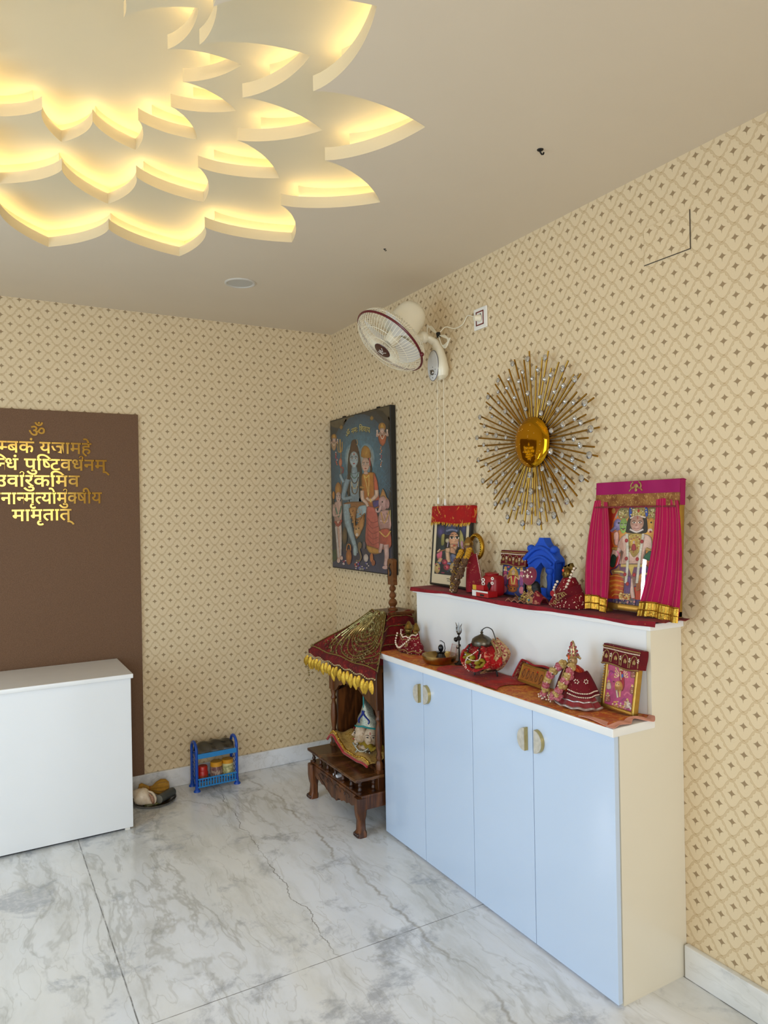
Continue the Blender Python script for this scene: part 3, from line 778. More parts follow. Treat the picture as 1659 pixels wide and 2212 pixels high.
pr.line([(752, 1280), (772, 1420)], 30, (150, 140, 90)); pr.line([(764, 1180), (768, 1280)], 8, (206, 160, 60)); pr.line([(640, 1500), (700, 1560), (750, 1500)], 12, (226, 180, 90)); pr.ell(690, 1870, 30, 18, (222, 180, 172))
# foreground: pot, snake, small figures, flowers, year
pr.ell(340, 1755, 28, 80, (206, 130, 60), (140, 76, 34)); pr.line([(318, 1690), (326, 1636), (340, 1624), (356, 1640), (360, 1690)], 9, (196, 120, 50))
pr.line([(450, 1620), (440, 1680), (460, 1760), (440, 1800), (410, 1790)], [30, 22, 18, 18, 14], (130, 110, 80)); pr.ell(448, 1640, 20, 36, (120, 100, 70)); pr.ell(490, 1640, 14, 40, (90, 84, 96)); pr.ell(506, 1770, 24, 40, (226, 216, 206), (176, 160, 150)); pr.ell(560, 1770, 16, 46, (190, 110, 60)); pr.ell(575, 1820, 18, 30, (150, 80, 50))
pr.scatter(400, 1810, 530, 1880, 22, 8, [(196, 60, 90), (220, 200, 190), (90, 90, 170), (210, 90, 60)], 4); pr.scatter(280, 1790, 310, 1830, 8, 7, [(220, 200, 200), (200, 90, 110)], 8)
pr.text('2018', lambda x, y: (438+x*22, 1888+x*2.5-y*32), (230, 226, 206))
pr.build('print', mt_print, po_)
# ------------------------------------------------------------------ sunburst
RT = [(-2,381),(31,314),(69,343),(112,359),(120,289),(163,305),(222,299),(198,237),(245,241),(287,236),(258,171),(308,156),(351,134),(303,78),(344,55),(375,21),(312,-12),(343,-49),(365,-86),(291,-104),(313,-147),(315,-179),(237,-185),(249,-231),(233,-273),(180,-247),(166,-293),(154,-335),(99,-288),(80,-332),(53,-366),(10,-309),(-15,-344),(-56,-366),(-76,-300),(-119,-323),(-159,-338),(-165,-266),(-209,-278),(-251,-277),(-262,-233),(-257,-185),(-303,-180),(-346,-160),(-301,-106),(-347,-84),(-384,-56),(-324,-13),(-362,16),(-386,57),(-319,76),(-345,118),(-358,156),(-282,161),(-297,210),(-296,251),(-228,229),(-230,280),(-215,318),(-151,284),(-135,330),(-105,366),(-65,312),(-36,351)]
GM = [(-8,349,12),(95,335,12),(193,272,13),(258,220,13),(307,121,14),(336,19,14),(326,-79,14),(284,-165,14),(204,-250,14),(130,-305,14),(41,-333,14),(-60,-338,13),(-157,-311,11),(-239,-252,11),(-326,-146,12),(-356,-48,11),(-364,54,11),(-340,147,11),(-277,229,11),(-204,292,11),(-105,347,11),(-40,300,9),(18,262,9),(53,293,9),(92,247,9),(128,258,10),(147,189,10),(197,205,10),(205,141,10),(251,131,10),(256,68,10),(286,48,11),(249,-10,11),(281,-39,11),(238,-88,11),(252,-120,11),(189,-155,11),(200,-193,11),(140,-207,11),(128,-243,10),(74,-241,10),(58,-282,11),(-2,-262,11),(-21,-293,11),(-75,-257,10),(-111,-276,10),(-158,-237,10),(-194,-245,10),(-235,-198,10),(-229,-156,10),(-267,-153,10),(-267,-92,10),(-301,-71,9),(-284,-10,9),(-314,18,9),(-287,66,9),(-308,102,9),(-251,139,8),(-261,177,9),(-203,195,8),(-205,242,8),(-143,249,8),(-129,286,9),(-65,265,9),(-11,206,11),(63,180,9),(113,148,12),(68,112,11),(163,115,11),(-26,142,9),(-94,200,8),(-159,151,11),(-113,102,10),(-195,104,9),(-225,51,11),(-158,35,9),(-224,-7,11),(-150,-44,11),(-205,-67,11),(-180,-122,10),(-121,-174,12),(-88,-119,10),(-59,-198,11),(-9,-136,12),(-3,-205,13),(50,-191,10),(70,-114,11),(109,-164,13),(151,-125,11),(182,-68,12),(119,-48,13),(125,35,11),(190,53,13),(194,-7,11)]
sb = thing('sunburst_ornament', 'round gold sunburst wall ornament with crystal studded rods above the shelf', 'wall ornament', (-.035, -1.969, 1.859), (0, 0, RW))
pr_ = [(0, -.018), (.02, -.0179), (.05, -.0170), (.08, -.0145), (.098, -.011), (.106, -.004), (.105, 0), (.09, .004)]
MB().lathe([(a, b_) for a, b_ in pr_], n=56, rot=Matrix.Rotation(-pi/2, 3, 'X'), cap=False).build('disc', mt_sunlac, sb)
# lathe axis was z: turned so that its bulge faces the room
dsc = [o for o in sb.children][0]
for v in dsc.data.vertices: v.co.y = -abs(v.co.y) if v.co.y > 0 else v.co.y
rdz = random.Random(3)
for i in range(34):
    a = rdz.uniform(0, 2*pi); q = .095*sqrt(rdz.uniform(.03, 1))
    yy = -.018+(.008*(q/.106)**2.4)
    MB().sph((q*cos(a), yy-.0005, q*sin(a)), .0024, 0, 8, 5).build('stud', mt_gold, dsc)
for i, (x, z) in enumerate(RT):
    d = sqrt(x*x+z*z); k = 88/d; yy = .004 if i % 3 else -.003
    o = MB().cyl((x*k/1000, yy+.006, z*k/1000), (x/1000, yy-.002, z/1000), .0037, m=0, n=8).build('rod', mt_antique, sb)
MB().cyl((0, .034, 0), (0, .0, 0), .03, n=16).build('wall_mount', mt_antique, sb)
mt_crystal = M('silver_crystal', (225, 226, 226), .08, .85, var=.25, vs_=230, coat=.5)
for (x, z, r) in GM:
    m_ = MB(); q = r/1000*1.12
    m_.lathe([(q*.75, 0), (q, -.003), (q*.92, -.006), (q*.5, -.0105), (0.0003, -.012)], (x/1000, -.006, z/1000), 0, 9, rot=Matrix.Rotation(-pi/2, 3, 'X'), cap=False)
    for v in m_.bm.verts: v.co.y = -.006-abs(v.co.y+.006)
    m_.build('crystal', mt_crystal, sb, smooth=False)

# ------------------------------------------------------------------ hatch in the right wall
hp = thing('access_panel', 'square access panel papered like the wall, cut into the upper right wall', 'access panel', (0, -2.624, 2.431), (0, 0, RW))
mt_hatch = wallpaper('wallpaper_hatch', 'y', -2.7345, .7525)
w = MB().box2((-.092, -.0035, 0), (.092, -.0003, .128)); o = w.build('panel', mt_hatch, hp, smooth=False)
# world-fixed pattern for the panel: shift its mesh coordinates to world ones
for n in mt_hatch.node_tree.nodes:
    if n.type == 'TEX_COORD':
        g = mt_hatch.node_tree.nodes.new('ShaderNodeNewGeometry')
        for l in list(n.outputs['Object'].links): mt_hatch.node_tree.links.new(g.outputs['Position'], l.to_socket)
MB().box2((-.094, -.0028, -.0022), (.094, -.0002, -.0001)).box2((.0921, -.0028, -.0022), (.0942, -.0002, .128)).build('gap', M('gap_shadow_line', (70, 60, 48), .9), hp, smooth=False)

# ------------------------------------------------------------------ socket
sk = thing('wall_socket', 'white square wall socket with maroon outline beside the wall fan', 'socket', (0, -1.598, 2.471), (0, 0, RW))
MB().box((0, -.005, 0), (.098, .010, .1), 0, .006).build('plate', mt_white, sk)
w = MB()
for a in (-1, 1): w.box((a*.026, -.0105, 0), (.005, .003, .064)); w.box((0, -.0105, a*.03), (.057, .003, .005))
w.build('outline', M('socket_red', (120, 36, 28), .4), sk, smooth=False)
MB().box((.004, -.0102, .016), (.007, .002, .009)).build('switch_hole', mt_black, sk, smooth=False)
# ------------------------------------------------------------------ wall fan
fan = thing('wall_fan', 'ivory oscillating wall fan with maroon rim band mounted high on the patterned wall', 'fan', (0, -1.30, 2.30), (0, 0, RW))
def FW(x, y, z): return Vector((-(y+1.30), x, z-2.30))     # world -> fan local
axw = Vector((-.686, .065, -.794)).normalized(); ax = Vector((-axw.y, axw.x, axw.z))
fc = FW(-.31, -1.28, 2.40)
Rm = ax.to_track_quat('Z', 'Y').to_matrix()                 # local z of Rm = facing direction
def fp_(x, y, z): return fc+Rm @ Vector((x, y, z))
R0 = .187
w = MB()
prof_f = [(.045, .062), (.085, .060), (.125, .052), (.155, .040), (.176, .022), (R0, .0)]
for k in range(66):
    a = 2*pi*k/66
    w.tube([fp_(r*cos(a), r*sin(a), z) for r, z in prof_f], .0012, 0, 4)
for r, z in ((.085, .060), (.14, .0462)): w.tube([fp_(r*cos(t*2*pi/48), r*sin(t*2*pi/48), z) for t in range(48)], .0013, 0, 4, closed=True)
w.build('front_grille', mt_ivory, fan)
w = MB(); prof_r = [(R0, 0), (.183, -.025), (.168, -.048), (.14, -.058), (.07, -.062)]
for k in range(66):
    a = 2*pi*(k+.5)/66
    w.tube([fp_(r*cos(a), r*sin(a), z) for r, z in prof_r], .0012, 0, 4)
for r, z in ((.183, -.025), (.14, -.058)): w.tube([fp_(r*cos(t*2*pi/48), r*sin(t*2*pi/48), z) for t in range(48)], .0014, 0, 4, closed=True)
w.build('rear_grille', mt_ivory, fan)
rb = MB().tube([fp_((R0+.001)*cos(t*2*pi/64), (R0+.001)*sin(t*2*pi/64), 0) for t in range(64)], .0058, 0, 8, closed=True).build('rim_band', mt_maroon, fan)
tdir = (Rm.inverted() @ Vector((.62, 0, -.78))); ta = atan2(tdir.y, tdir.x)
MB().sph(fp_((R0+.006)*cos(ta), (R0+.006)*sin(ta), 0), .011, 0, 10, 8).build('clip', mt_maroon, rb)
bd = MB().lathe([(.0005, .068), (.03, .0675), (.042, .065), (.046, .060)], fc, 0, 32, rot=Rm, cap=False).build('badge', M('badge_maroon', (70, 24, 22), .3, var=.2, vs_=90), fan)
w = MB(); w.tube([fp_(*p) for p in ((-.022, .008, .0685), (-.012, -.014, .0688), (-.004, .012, .069), (.006, -.006, .069), (.024, .014, .0686))], .0016, 0, 5)
w.tube([fp_(*p) for p in ((-.018, -.016, .0688), (.004, -.012, .069), (.022, -.018, .0686))], .0013, 0, 5); w.build('emblem', mt_white, bd)
for k in range(3):
    w = MB()
    def bl(u, v, k=k):
        r = .035+u*.125; a = 2*pi*k/3+(.15+1.25*v-.35*u)*(1-.15*u)
        return fp_(r*cos(a), r*sin(a), -.03+.036*(v-.5)*-1)
    w.sheet(bl, 8, 8, .002, 0, tuple(ax)); w.build('blade', M('blade_clear', (226, 222, 212), .2, var=.02) if k == 0 else bpy.data.materials['blade_clear'], fan)
MB().lathe([(.0005, .02), (.025, .018), (.034, .005), (.034, -.05)], fc, 0, 24, rot=Rm).build('hub', mt_ivory, fan)
mh = MB().lathe([(.07, -.060), (.076, -.068), (.078, -.10), (.074, -.17), (.068, -.20), (.054, -.224), (.03, -.235), (.0005, -.237)], fc, 0, 40, rot=Rm, sq=(.94, 1.06)).build('motor_housing', mt_ivory, fan)
w = MB()
for k in range(5):       # rating text strokes on the housing, on the side seen from the room
    t0 = ta-1.75+.05*k
    w.tube([fp_(.0785*cos(t0)*.94, .0785*sin(t0)*1.06, -.105), fp_(.0765*cos(t0)*.94, .0765*sin(t0)*1.06, -.105-.035-.008*(k % 3))], .0009, 0, 4)
w.build('rating_text', mt_black, mh)
# neck, knuckle, base
kn = FW(-.105, -1.262, 2.445)
MB().tube([fp_(.05, .02, -.10), FW(-.17, -1.275, 2.43), kn], [.028, .024, .022], 0, 16).sph(kn, .03, 0, 16, 12).build('knuckle', mt_ivory, fan)
w = MB()
path = [kn, FW(-.075, -1.268, 2.44), FW(-.05, -1.284, 2.42), FW(-.038, -1.294, 2.38), FW(-.034, -1.298, 2.33), FW(-.032, -1.300, 2.28), FW(-.030, -1.300, 2.25), FW(-.026, -1.300, 2.235)]
w.tube(path, [.024, .026, .030, .042, .058, .068, .058, .03], 0, 24, sq=(1, .62))
w.build('wall_bracket', mt_ivory, fan)
w = MB(); cpz = .0
pc = FW(-.074, -1.298, 2.300)
w.lathe([(.0005, .006), (.9, .005), (1, .0)], pc, 0, 32, rot=Matrix(((.046, 0, 0), (0, .0, -1), (0, .075, 0))), cap=False)
for v in w.bm.verts: v.co.y = pc.y+min(0, (v.co.y-pc.y))
cp = w.build('control_panel', M('panel_grey', (206, 204, 198), .35, var=.01), fan)
MB().tube([(pc.x+.046*cos(t*pi/16), pc.y, pc.z+.075*sin(t*pi/16)) for t in range(32)], .0016, 0, 5, closed=True).build('panel_outline', M('outline_grey', (96, 96, 110), .5), cp)
kb = MB().lathe([(.014, 0), (.013, -.008), (.009, -.012), (.0005, -.0125)], (0, 0, 0), 0, 20, cap=False, rot=Matrix(((1, 0, 0), (0, 0, 1), (0, 1, 0)))).box((0, -.014, 0), (.004, .006, .022), 0, .001)
kb.xf(Matrix.Translation((pc.x+.004, pc.y-.004, pc.z-.035))).build('knob', mt_steel, cp)
w = MB()
for k in range(6): w.sph((pc.x+.004+.026*cos(k*pi/3+.5), pc.y-.006, pc.z-.035+.026*sin(k*pi/3+.5)), .0022, 0, 6, 4)
w.build('dial_mark', mt_black, cp)
for (y0, z0, y1, z1) in ((-1.268, 2.243, -1.243, 1.648), (-1.322, 2.24, -1.304, 1.640)):
    a = FW(-.03, y0, z0); e = FW(-.02, y1, z1)
    pts = [a.lerp(e, t/14)+Vector((.002*sin(t*1.3), 0, 0)) for t in range(15)]
    pc_ = MB().tube(pts, .0013, 0, 5).build('pull_cord', mt_ivory, fan)
    MB().lathe([(.002, .0), (.004, -.004), (.0065, -.03), (.004, -.034), (.0005, -.034)], e, 0, 12).build('cord_tip', mt_white, pc_)
# flex to the socket with a tied bundle
w = MB(); rr = random.Random(2)
b0 = FW(-.07, -1.262, 2.475)
def bez(P, n=24):
    P = [Vector(p) for p in P]; out = []
    for i in range(len(P)-1):
        p0, p1, p2, p3 = P[max(i-1, 0)], P[i], P[i+1], P[min(i+2, len(P)-1)]
        for k in range(n):
            t = k/n; out.append(.5*((2*p1)+(p2-p0)*t+(2*p0-5*p1+4*p2-p3)*t*t+(3*p1-p0-3*p2+p3)*t**3))
    return out+[P[-1]]
for k in range(4):
    q = .006*k
    w.tube(bez([FW(-.05, -1.225+q*.4, 2.455), FW(-.06, -1.232, 2.50+q), FW(-.055, -1.262, 2.505-q), FW(-.05, -1.315, 2.452), FW(-.05, -1.375-q, 2.435-q), FW(-.05, -1.395-q, 2.395+q), FW(-.05, -1.37, 2.375+q), FW(-.05, -1.34, 2.40), FW(-.05, -1.315, 2.45)], 8), .0026, 0, 6)
w.tube(bez([FW(-.05, -1.33, 2.462), FW(-.03, -1.35, 2.485), FW(-.012, -1.40, 2.468), FW(-.008, -1.46, 2.475), FW(-.008, -1.50, 2.505), FW(-.012, -1.55, 2.49), FW(-.02, -1.585, 2.47)], 10), .0026, 0, 6)
pcd = w.build('power_cord', mt_ivory, fan)
MB().cyl(FW(-.05, -1.312, 2.462), FW(-.05, -1.318, 2.442), .011, n=10).build('cable_tie', mt_black, pcd)
MB().cyl(FW(-.011, -1.60, 2.471), FW(-.04, -1.592, 2.469), .017, .012, n=16).build('plug', mt_ivory, pcd)

# ------------------------------------------------------------------ blue rack with jars and pouch by the back wall
mt_blue = M('blue_plastic', (16, 76, 178), .35, var=.05); mt_lblue = M('light_blue_plastic', (38, 132, 200), .35, var=.05)
rk = thing('plastic_rack', 'small blue two tier plastic rack standing against the back wall', 'rack', (-.863, -.11, 0))
rx, ry = .118, .052
for sx in (-1, 1):
    w = MB()
    arch = [(sx*rx, -ry, .012), (sx*rx, -ry, .21)]+[(sx*rx, -ry*cos(pi*i/10), .225+.045*sin(pi*i/10)) for i in range(11)]+[(sx*rx, ry, .21), (sx*rx, ry, .012)]
    fr = w.tube(arch, .0085, 0, 8).build('side_frame', mt_blue, rk)
    w = MB()
    for k in range(-4, 9):
        for q in (1, -1):
            a = Vector((sx*rx, -ry, .03+k*.028)); b_ = Vector((sx*rx, ry, .03+k*.028+.06))
            if q < 0: a.z, b_.z = b_.z, a.z
            pts = [a.lerp(b_, t/8) for t in range(9)]; pts = [p for p in pts if .02 < p.z < .225]
            if len(pts) > 1: w.tube(pts, .0018, 0, 4)
    w.build('lattice', mt_blue, fr)
    for sy in (-1, 1):
        MB().lathe([(.020, 0), (.019, .006), (.011, .014), (.010, .03), (.0105, .036)], (sx*rx, sy*ry, 0), 0, 16).build('foot', mt_blue, rk)
w = MB().box2((-rx+.008, -ry-.004, .190), (rx-.008, ry, .196), bev=.001); w.box2((-rx+.004, -ry-.012, .186), (rx-.004, -ry-.006, .214), bev=.002)
w.build('top_shelf', mt_lblue, rk)
w = MB().box2((-rx+.008, -ry-.004, .048), (rx-.008, ry, .052), bev=.001); w.box2((-rx+.004, -ry-.012, .066), (rx-.004, -ry-.006, .074), bev=.001); w.box2((-rx+.004, -ry-.012, .022), (rx-.004, -ry-.006, .030), bev=.001)
for k in range(14): w.box((-rx+.014+k*.0160, -ry-.009, .048), (.0072, .005, .04), 0, .001)
w.build('lower_tray', mt_lblue, rk)
def jar(name, lab, x, prof, mats, extra=None, y=-.128):
    t = thing(name, lab, 'jar', (x, y, .052), 0, 'jars on the blue rack')
    MB().lathe(prof[0], n=28).build('jar_body', mats[0], t); MB().lathe(prof[1], n=28).build('lid', mats[1], t)
    if extra: MB().lathe(prof[2], n=28, cap=False).build('jar_label', extra, t)
    return t
mt_red = M('red_plastic', (178, 30, 18), .3, var=.06); mt_yel = M('yellow_lid', (212, 148, 34), .35, var=.05)
jar('jar', 'short red jar with red lid on the lower tier of the blue rack', -.938, ([(.027, 0), (.031, .004), (.031, .04), (.028, .05)], [(.028, .05), (.028, .074), (.024, .080), (.0005, .081)], [(.0316, .006), (.0318, .02), (.0316, .03)]), (mt_red, mt_red), M('jar_label_gold', (170, 84, 30), .45, rgb2=(120, 20, 14), vs_=60))
jar('jar', 'clear jar of dark red powder with orange lid between the other two jars', -.858, ([(.034, 0), (.036, .004), (.036, .056), (.034, .066)], [(.0345, .066), (.0345, .088), (.032, .091), (.0005, .0915)], [(.0364, .010), (.0366, .03), (.0364, .046)]), (M('kumkum_jar', (92, 26, 22), .25, rgb2=(160, 130, 116), vs_=22, coat=.5), mt_yel), M('jar_label_dark', (84, 22, 20), .4, rgb2=(190, 170, 150), vs_=90))
jar('jar', 'pale cream printed jar with yellow lid at the right end of the blue rack', -.790, ([(.032, 0), (.034, .004), (.034, .066), (.033, .072)], [(.0335, .072), (.0335, .09), (.031, .093), (.0005, .0935)], [(.0344, .008), (.0346, .03), (.0344, .062)]), (M('cream_jar', (206, 196, 140), .35, var=.05), mt_yel), M('jar_label_cream', (214, 206, 150), .45, rgb2=(130, 130, 80), vs_=70))
pch = thing('plastic_pouch', 'flat dark clear-wrapped pouch lying on top of the blue rack', 'pouch', (-.865, -.11, .197), radians(-2))
def pq(u, v):
    x = (u-.5)*.215; y = (v-.5)*.10
    return (x, y, .004+.062*(1-abs(2*v-1)**2.2)**.8*(1-.25*abs(2*u-1)**6)+.003*sin(u*19+v*8))
w = MB().sheet(pq, 20, 16, .003, 0); w.box((0, 0, .022), (.20, .075, .036), 0, .012)
w.build('contents', M('black_packet', (24, 21, 15), .25, var=.2, vs_=24, rgb2=(52, 46, 32), coat=.7), pch)
m_, nt, b = newmat('clear_film'); b.inputs['Transmission Weight'].default_value = .9; b.inputs['Roughness'].default_value = .12; b.inputs['IOR'].default_value = 1.2
b.inputs['Base Color'].default_value = (.95, .95, .93, 1); bumpn(nt, b, tnoise(nt, coords(nt), 50, 3), .5)
mt_film = m_
MB().sheet(lambda u, v: (.104+u*.03, -.03+v*.05, .03+.012*sin(v*6)+.004*sin(u*9)), 6, 6, .0006, 0).build('wrapper', mt_film, pch)

# ------------------------------------------------------------------ plate with conch, pouch, box
plt_ = thing('steel_plate', 'round dark steel plate on the marble floor beside the white counter', 'plate', (-1.222, -.168, 0))
MB().lathe([(.0005, .003), (.095, .003), (.112, .010), (.118, .0175), (.121, .0175), (.114, .007), (.098, 0), (.0005, 0)], n=48, cap=False).build('dish', mt_steel, plt_)
cn = thing('conch_shell', 'cream white conch shell with ribbed opening on the floor plate', 'conch', (-1.285, -.195, .0035), 0)
w = MB()
G = MB(); ax_ = Vector((-.62, .50, .45)).to_track_quat('Z', 'Y').to_matrix()
prof = [(.001, -.075), (.006, -.066), (.012, -.052), (.022, -.038), (.036, -.02), (.045, 0), (.046, .016), (.040, .030), (.032, .036), (.030, .042), (.024, .048), (.020, .050), (.017, .056), (.010, .060), (.004, .066), (.0005, .069)]
G.lathe(prof, (0, 0, 0), 0, 30, rot=ax_)
zmin = min(v.co.z for v in G.bm.verts); G.xf(Matrix.Translation((0, 0, -zmin)))
cz = -zmin
shm = M('conch_cream', (240, 226, 204), .35, var=.05, vs_=40, rgb2=(220, 198, 168))
G.build('shell_body', shm, cn)
tip = ax_ @ Vector((0, 0, -.070))+Vector((0, 0, cz))
lpath = bez([(.020, -.030, cz+.040), (.042, -.034, cz+.026), (.055, -.038, cz+.002), (.056, -.041, cz-.020), tip], 6)
lp = MB().tube(lpath, [.003+.0075*sin(pi*min(1, (i+2)/26)) for i in range(len(lpath))], 0, 10, sq=(1, .7)).build('lip', shm, cn)
opn = bez([(.024, -.038, cz+.026), (.036, -.044, cz+.008), (.042, -.044, cz-.016), tip], 5)
MB().tube(opn, [.002+.0075*sin(pi*i/(len(opn)-1)) for i in range(len(opn))], 0, 10).build('shell_opening', M('conch_inside', (206, 160, 130), .35, var=.1), lp)
W_ = MB()
for k in range(6): q = opn[3+2*k]; W_.tube([q+Vector((-.008, -.005, .002)), q+Vector((0, -.0085, .001)), q+Vector((.007, -.006, -.001))], .0013, 0, 5)
W_.tube(opn[3:14], .001, 0, 4)
W_.build('lip_tooth', M('conch_brown', (120, 76, 50), .4, var=.1), lp)
bg = thing('cloth_pouch', 'mustard yellow cloth pouch tied in the middle, lying on the floor plate', 'pouch', (-1.208, -.106, .006), radians(-14))
mt_must = M('mustard_cloth', (176, 128, 26), .75, var=.12, vs_=40, bump=.4, bs=120, sheen=.2)
w = MB()
prof = [(.002, -.088), (.03, -.08), (.036, -.066), (.022, -.04), (.012, -.022), (.016, -.008), (.034, .012), (.046, .036), (.044, .062), (.026, .08), (.002, .084)]
w.lathe(prof, (0, 0, 0), 0, 64, rot=Matrix.Rotation(pi/2, 3, 'Y') @ Matrix.Rotation(.3, 3, 'Z'), fold=(.09, 13), sq=(.85, 1))
zmin = min(v.co.z for v in w.bm.verts)
w.xf(Matrix.Translation((0, 0, -zmin+.001))).build('bag', mt_must, bg)
MB().tube([(-.022, .014*cos(t*pi/6), .042+.014*sin(t*pi/6)) for t in range(12)], .0025, 0, 6, closed=True).build('tie_string', M('tie_thread', (150, 80, 20), .8), bg)
gb = thing('grey_case', 'dark grey cylindrical case lying on the front of the floor plate', 'case', (-1.163, -.205, .034), radians(38))
MB().lathe([(.0005, -.06), (.022, -.06), (.0235, -.057), (.0235, .052), (.021, .058), (.0005, .058)], n=28, rot=Matrix.Rotation(pi/2, 3, 'Y')).build('case_body', M('grey_vinyl', (74, 76, 72), .45, var=.1), gb)
MB().lathe([(.0005, -.062), (.020, -.0618), (.0225, -.060)], n=28, rot=Matrix.Rotation(pi/2, 3, 'Y'), cap=False).build('end_cap', M('grey_cap', (128, 128, 120), .4, var=.05), gb)
gl = thing('folded_packet', 'small dark green striped packet under the conch on the floor plate', 'packet', (-1.238, -.215, .0035), radians(12))
MB().box2((-.045, -.028, 0), (.04, .028, .012), bev=.004).build('packet', M('green_packet', (46, 48, 26), .35, rgb2=(112, 110, 52), vs_=55, coat=.4), gl)
# ------------------------------------------------------------------ wooden shrine in the corner
mt_wood = woodmat('carved_teak', (62, 31, 11), (112, 64, 27)); mt_woodd = woodmat('dark_teak', (40, 20, 9), (72, 38, 16)); mt_woodp = woodmat('plank_teak', (66, 38, 18), (108, 70, 38), 6, (1, .3, 1), .25)
tp = thing('wooden_shrine', 'carved brown wooden household shrine with low step standing in the corner beside the white cabinet', 'shrine', (-.23, -.87, 0), (0, 0, RW))
def baluster(x, y, z0, z1, r):
    h = z1-z0
    return [(r, z0), (r, z0+.12*h), (r*.6, z0+.16*h), (r*.95, z0+.3*h), (r*.55, z0+.5*h), (r*.9, z0+.68*h), (r*.55, z0+.82*h), (r, z0+.88*h), (r, z1)]
FYF = -.235
w = MB(); w.box2((-.305, FYF+.012, .186), (.305, .20, .200), bev=.003); w.box2((.283, FYF+.03, .128), (.303, .2, .19), bev=.002); w.box2((-.303, FYF+.03, .128), (-.283, .2, .19), bev=.002); w.box2((-.3, .18, .128), (.3, .2, .19))
w.build('base_frame', mt_wood, tp)
ap = [(-.275, .187), (-.275, .128)]
N_ = 60
for i in range(N_+1):
    t = i/N_; x = -.265+.53*t; q = abs(2*t-1)
    z = .128-.038*(1-q)**1.2 + (.009*abs(sin(t*pi*9))) - .010*(q < .12)
    ap.append((x, z))
ap += [(.275, .128), (.275, .187)]
apo = MB().prism(ap, FYF+.008, FYF+.026).build('apron', mt_wood, tp)
w = MB()
for s_ in (-1, 1):
    for k in range(3):
        w.tube([(s_*(.05+.05*k+.035*cos(a)*(1-.1*k)), FYF+.008, .158+.016*sin(a)*(1-.1*k)) for a in [i*pi/8-.6 for i in range(12)]], .0028, 0, 5)
w.build('carving', mt_woodd, apo)
for sx in (-1, 1):
    for sy, yb in ((0, FYF+.018), (1, .175)):
        w = MB(); secs = [(.0, 0.004, .030, .026), (.018, .003, .029, .026), (.03, .0, .021, .02), (.075, -.002, .019, .019), (.10, -.001, .025, .024), (.128, 0, .027, .026), (.187, 0, .027, .026)]
        rings = []
        for z, o_, hx, hy in secs:
            cx = sx*.279+sx*o_; cy = yb-(o_ if sy == 0 else -o_)
            rings.append([w.bm.verts.new((cx+a*hx, cy+b_*hy, z)) for a, b_ in ((-1, -.6), (-.6, -1), (.6, -1), (1, -.6), (1, .6), (.6, 1), (-.6, 1), (-1, .6))])
        for A_, B_ in zip(rings, rings[1:]):
            for i in range(8): w.bm.faces.new((A_[i], A_[(i+1) % 8], B_[(i+1) % 8], B_[i]))
        w.bm.faces.new(rings[0][::-1]); w.bm.faces.new(rings[-1])
        lg = w.build('leg', mt_wood, tp)
        if sy == 0:
            w = MB()
            for k in range(3): w.sph((sx*.282-.016+.016*k, yb-.025, .011), (.0085, .011, .011), 0, 10, 8)
            w.build('claw', mt_woodd, lg)
MB().box2((-.29, FYF-.012, .262), (.29, -.085, .277), bev=.003).build('step_plank', mt_woodp, tp)
for k in range(7): 
    x = -.272+k*.0907
    MB().lathe(baluster(0, 0, .2005, .262, .0115), (x, FYF+.02, 0), 0, 14).build('baluster', mt_woodd, tp)
for sx in (-1, 1): MB().lathe(baluster(0, 0, .2005, .262, .0115), (sx*.272, FYF+.095, 0), 0, 14).build('baluster', mt_woodd, tp)
# carcass
w = MB(); w.box2((-.275, -.07, .2), (-.258, .19, .80), bev=.002); w.box2((.258, -.07, .2), (.275, .19, .80), bev=.002); w.box2((-.258, -.098, .292), (.258, .19, .306), bev=.002)
w.build('side_wall', mt_wood, tp)
MB().box2((-.258, .172, .306), (.258, .188, .80)).box2((-.258, .155, .50), (.258, .172, .515)).build('back_panel', mt_woodd, tp, smooth=False)
MB().box2((-.258, -.1, .2), (.258, -.088, .292)).build('riser', mt_wood, tp, smooth=False)
for sx in (-1, 1):
    x = sx*.256; w = MB()
    w.box((x, -.095, .242), (.038, .038, .10), 0, .003); w.box((x, -.095, .69), (.038, .038, .20), 0, .003)
    z0, z1 = .292, .59
    w.lathe([(.018, z0), (.019, z0+.03), (.012, z0+.045), (.017, z0+.06), (.011, z0+.08), (.016, z0+.11), (.019, z0+.15), (.015, z0+.21), (.010, z0+.235), (.017, z0+.25), (.011, z0+.265), (.018, z1-.005), (.018, z1)], (x, -.095, 0), 0, 20)
    w.build('post', mt_wood, tp)
ar = [(-.238, .765), (-.238, .585)]
M_ = 44
for i in range(M_+1):
    t = i/M_; x = -.236+.472*t; q = abs(2*t-1)
    z = .668-.085*q**2.4-.010*abs(sin(t*pi*7)) + (.02 if q < .10 else 0)*(1-q/.1)
    ar.append((x, z))
ar += [(.238, .585), (.238, .765)]
MB().prism(ar, -.104, -.09).build('arch_board', mt_wood, tp)
